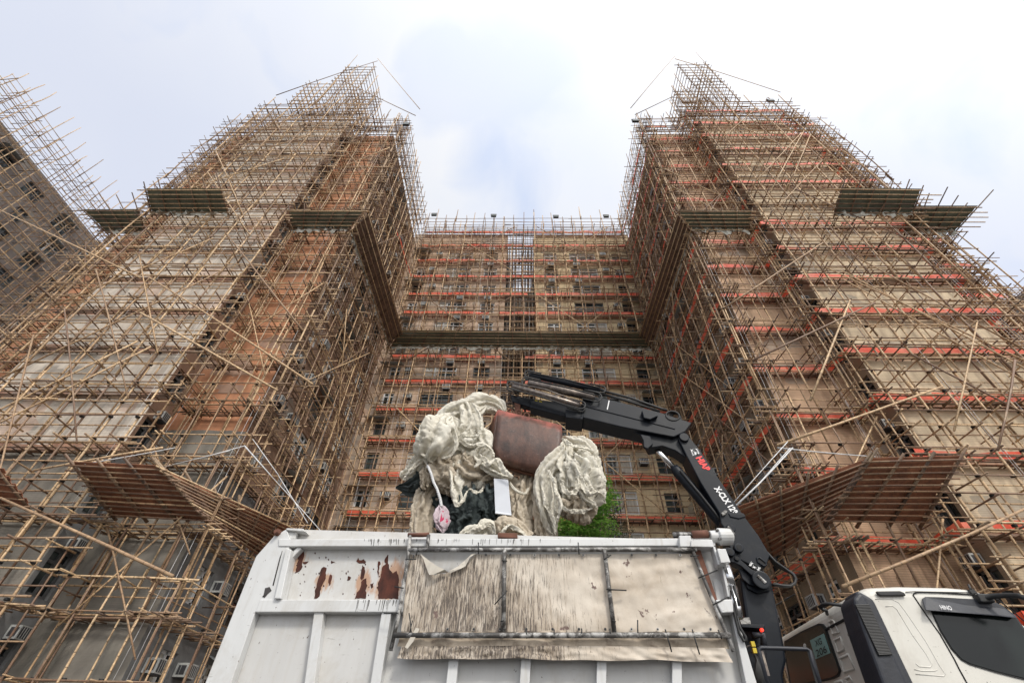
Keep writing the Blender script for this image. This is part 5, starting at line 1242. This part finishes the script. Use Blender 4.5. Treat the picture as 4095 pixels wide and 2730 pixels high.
sw(nF,'net_green',[(430,930,1.15,30),(380,1000,1.1,75),(300,1040,1.1,60),(230,1040,1.1,30),(172,1045,1.1,5)],pleat=6,amp=.3,seed=54,flat=.6)
sw(nF,'net_green',[(430,1000,1.1,60),(400,1060,1.1,60),(390,1110,1.1,10)],pleat=6,amp=.3,seed=55,flat=.6)
# white folded board, rope and paper bag
bd=thing('folded_board','white folded board hanging straight down below the bucket','board',tp(2010,1990,.85))
m=MB(); m.prism([tp(*ZN(992,965,0,0)[:2],.82),tp(*ZN(1112,975,0,0)[:2],.82),tp(*ZN(1140,1272,0,0)[:2],.80),tp(*ZN(1004,1252,0,0)[:2],.80)],N*.05); m.build('panel','board_white',bd,bevel=.006)
m=MB(); m.prism([tp(*ZN(1004,1240,0,0)[:2],.79),tp(*ZN(1138,1258,0,0)[:2],.79),tp(*ZN(1141,1274,0,0)[:2],.77),tp(*ZN(1004,1256,0,0)[:2],.77)],N*.03); m.build('turned_edge','board_white',bd,bevel=.004)
bg=swag('paper_bag','pale pink bag with red marks dangling on a twisted white rope','bag','bag_pink',[ZN(*p) for p in ((545,1185,.75,12),(560,1240,.75,52),(562,1310,.75,68),(560,1370,.75,50),(566,1422,.75,6))],pleat=4,amp=.16,seed=61,flat=.35,nu=60,nv=60)
for L in ([(548,1290),(556,1255),(562,1300),(574,1285),(576,1310),(560,1322),(540,1330)],[(596,1305),(604,1300),(606,1340),(598,1345)],[(560,1235),(576,1240),(568,1250)],[(588,1325),(612,1318),(612,1326),(590,1332)]):
    pxprism([ZN(x,y,0,0)[:2] for x,y in L],.56,.002).build('red_mark','marker_red',None).parent=bg
m=MB(); 
pts=[ZN(*p)[:2] for p in ((440,860,0,0),(470,930,0,0),(490,1000,0,0),(520,1060,0,0),(545,1140,0,0),(555,1200,0,0))]
for ph in (0,2.1,4.2):
    pp=[]
    for k in range(60):
        u=k/59*5; i=min(int(u),4); t=u-i; x=pts[i][0]*(1-t)+pts[i+1][0]*t; y=pts[i][1]*(1-t)+pts[i+1][1]*t
        pp.append(tp(x,y,.72)+T*.011*math.cos(k*.8+ph)+N*.011*math.sin(k*.8+ph))
    m.tube(pp,.011,6)
tag(m.build('rope','cable_white',None,smooth=True),'twisted white rope dropping from the cream net knot to the pink bag','rope')
# ------------------------------------------------------------------ tree
def tree(label,x,y,h,spots,leafmat,nl,sz,seed):
    t=thing('tree',label,'tree',(x,y,0)); rr=random.Random(seed)
    m=MB(); m.tube([(x,y,0),(x+.05,y,h*.4),(x,y+.05,h*.6),(x+.1,y,h*.78)],[.10,.08,.04,.01],9)
    for c,r in spots:
        for _ in range(2):
            e=Vector(c)+Vector((rr.uniform(-1,1),rr.uniform(-1,1),rr.uniform(-.6,.9)))*r*.7; m.tube([(x,y,h*rr.uniform(.4,.7)),(Vector((x,y,h*.75))+e)/2,e],[.02,.012,.004],6)
    m.build('trunk','bark',t,smooth=True)
    vs=[];fs=[];rd=[]
    for c,r in spots:
        tw=[Vector(c)+Vector((rr.gauss(0,.5),rr.gauss(0,.5),rr.gauss(0,.42)))*r for _ in range(max(6,int(nl*r/9)))]
        for tc in tw:
            d=Vector((rr.uniform(-1,1),rr.uniform(-1,1),rr.uniform(-.5,.5))).normalized(); rv=rr.random()
            for q in range(9):
                p=tc+d*sz*(q-4)*.55; sd=d.cross(ZZ).normalized()*(1 if q%2 else -1)
                ax=(sd+d*.5+Vector((0,0,rr.uniform(-.5,.2)))).normalized()*sz*rr.uniform(.8,1.3); w=ax.cross(Vector((rr.uniform(-.3,.3),rr.uniform(-.3,.3),1))).normalized()*sz*.26
                k=len(vs); vs+=[p,p+ax*.5+w,p+ax,p+ax*.5-w]; fs.append((k,k+1,k+2,k+3)); rd+=[min(1,max(0,rv+rr.uniform(-.2,.2)))]*4
    o=obj('crown',vs,fs,leafmat,t,attrs={'rnd':rd})
    return t
def sp(px,py,Y,r): 
    d=ray(px,py); p=EYE+d*(Y/d.y); return ((p.x,p.y,p.z),r)
tree('bright green leafy tree behind the lorry box, left of the darker one',1.6,11.2,5.9,[sp(2290,2120,11,.42),sp(2350,2110,11.2,.45),sp(2400,2060,11,.35),sp(2260,2150,11.2,.45),sp(2420,2010,11.1,.26),sp(2330,2150,11,.5),sp(2390,2140,11,.42),sp(2430,1985,11.3,.16),sp(2415,1925,11.5,.12)],'leaf',1300,.10,3)
tree('darker fine-leaved tree behind the lorry box, right of the bright green one',2.5,12.6,5.9,[sp(2420,2130,12.5,.5),sp(2460,2110,12.5,.38),sp(2490,2150,12.5,.38),sp(2400,2160,12.5,.5),sp(2445,2075,12.6,.25)],'leaf_dark',1500,.05,5)
# ------------------------------------------------------------------ ground
g=MB(); g.add([(-400,-400,0),(400,-400,0),(400,400,0),(-400,400,0)],[(0,1,2,3)]); o=g.build('ground','concrete_ground'); o['kind']='structure'
g=MB(); g.add([(-60,-6,.004),(60,-6,.004),(60,9.2,.004),(-60,9.2,.004)],[(0,1,2,3)]); o=g.build('road','asphalt'); o['kind']='structure'
g=MB(); g.box((-60,9.2,0),(60,9.4,.13)); o=g.build('kerb','concrete_ground'); o['kind']='structure'
# ------------------------------------------------------------------ sky and light
w=D.worlds.new('World'); scene.world=w; w.use_nodes=True; n=w.node_tree
bg_=n.nodes['Background']
SE,SA=math.radians(43),math.radians(205)     # sun behind the camera, slightly to the right
SV=Vector((.42*math.cos(SE)/.9,-.80*math.cos(SE)/.9,math.sin(SE))).normalized()
sky=n.nodes.new('ShaderNodeTexSky'); sky.sky_type='NISHITA'; sky.sun_disc=False; sky.sun_elevation=math.asin(SV.z); sky.sun_rotation=math.atan2(SV.x,SV.y); sky.air_density=1.3; sky.dust_density=3
skc=mixc(n,1.0,sky.outputs[0],(.085,.085,.085),'MULTIPLY')
tc=n.nodes.new('ShaderNodeTexCoord'); mp=n.nodes.new('ShaderNodeMapping'); n.links.new(tc.outputs['Generated'],mp.inputs[0])
n1=noi(n,mp.outputs[0],2.6,5,.5,.3); n2=noi(n,mp.outputs[0],1.1,2,.5)
cl=rng(n,mth(n,'ADD',mth(n,'MULTIPLY',n1,.55),mth(n,'MULTIPLY',n2,.6)),.44,.66)
# a bright bank of cloud stands over the courtyard; thinner veil to either side
nm=n.nodes.new('ShaderNodeVectorMath'); nm.operation='NORMALIZE'; n.links.new(tc.outputs['Generated'],nm.inputs[0])
sx=n.nodes.new('ShaderNodeSeparateXYZ'); n.links.new(nm.outputs[0],sx.inputs[0])
side_=rng(n,mth(n,'ABSOLUTE',sx.outputs[0]),.12,.62,1,0)
veil=mixc(n,mth(n,'MULTIPLY',side_,.85),(.545,.575,.665),(.60,.64,.73))
cloud=mixc(n,mth(n,'MULTIPLY',cl,mth(n,'ADD',mth(n,'MULTIPLY',side_,.7),.3)),veil,(.68,.685,.70))
n3=noi(n,mp.outputs[0],5.5,4,.5,.4); pt=mth(n,'MULTIPLY',rng(n,n3,.60,.80),mth(n,'SUBTRACT',1.0,side_))
for px_,py_,w_,s_ in ((2020,730,.988,.9),(2060,840,.992,.8),(2040,330,.99,.5),(1790,360,.994,.5)):      # gaps in the cloud over the rear range
    dd=n.nodes.new('ShaderNodeVectorMath'); dd.operation='DOT_PRODUCT'; n.links.new(nm.outputs[0],dd.inputs[0]); dd.inputs[1].default_value=ray(px_,py_).normalized()
    q_=mth(n,'ADD',dd.outputs['Value'],mth(n,'MULTIPLY',mth(n,'SUBTRACT',n3,.5),.035)); pt=mth(n,'MAXIMUM',pt,mth(n,'MULTIPLY',rng(n,q_,w_,1.0),s_))
cloud=mixc(n,mth(n,'MULTIPLY',pt,.75),cloud,(.42,.50,.68))
base=mixc(n,.88,skc,cloud)
dt=n.nodes.new('ShaderNodeVectorMath'); dt.operation='DOT_PRODUCT'; n.links.new(nm.outputs[0],dt.inputs[0]); dt.inputs[1].default_value=SV
glow=mth(n,'MULTIPLY',mth(n,'POWER',mth(n,'MAXIMUM',dt.outputs['Value'],0),3),1.0)
base=mixc(n,1.0,base,mixc(n,glow,(0,0,0),(1.0,.97,.9)),'ADD')
n.links.new(base,bg_.inputs[0]); bg_.inputs[1].default_value=1.0
sl=D.lights.new('sun','SUN'); sl.energy=1.5; sl.angle=math.radians(10); sl.color=(1,.95,.87)
so=D.objects.new('sun',sl); col.objects.link(so); so.rotation_euler=SV.to_track_quat('Z','Y').to_euler()
so.location=(0,-30,60)
# ------------------------------------------------------------------ camera
cam=D.cameras.new('camera'); co=D.objects.new('camera',cam); col.objects.link(co); scene.camera=co
cam.sensor_width=36; cam.lens=F/4095*36; cam.clip_end=3000; cam.clip_start=.05
co.location=EYE
fw=Vector((-math.sin(YAW)*math.cos(PIT),math.cos(YAW)*math.cos(PIT),math.sin(PIT)))
rt=Vector((math.cos(YAW),math.sin(YAW),0)); upv=rt.cross(fw)
# the picture leans clockwise: the camera is rolled the other way
r2=rt*math.cos(ROL)+upv*math.sin(ROL); u2=upv*math.cos(ROL)-rt*math.sin(ROL)
co.rotation_euler=Matrix((r2,u2,-fw)).transposed().to_euler()
scene.view_settings.view_transform='Standard'; scene.view_settings.look='None'; scene.view_settings.exposure=.55; scene.view_settings.gamma=1
scene.render.resolution_x=1024; scene.render.resolution_y=682; scene.render.engine='CYCLES'
scene.cycles.max_bounces=5; scene.cycles.diffuse_bounces=3; scene.cycles.transparent_max_bounces=4
for o in D.objects:
    if '_w' in o: del o['_w']
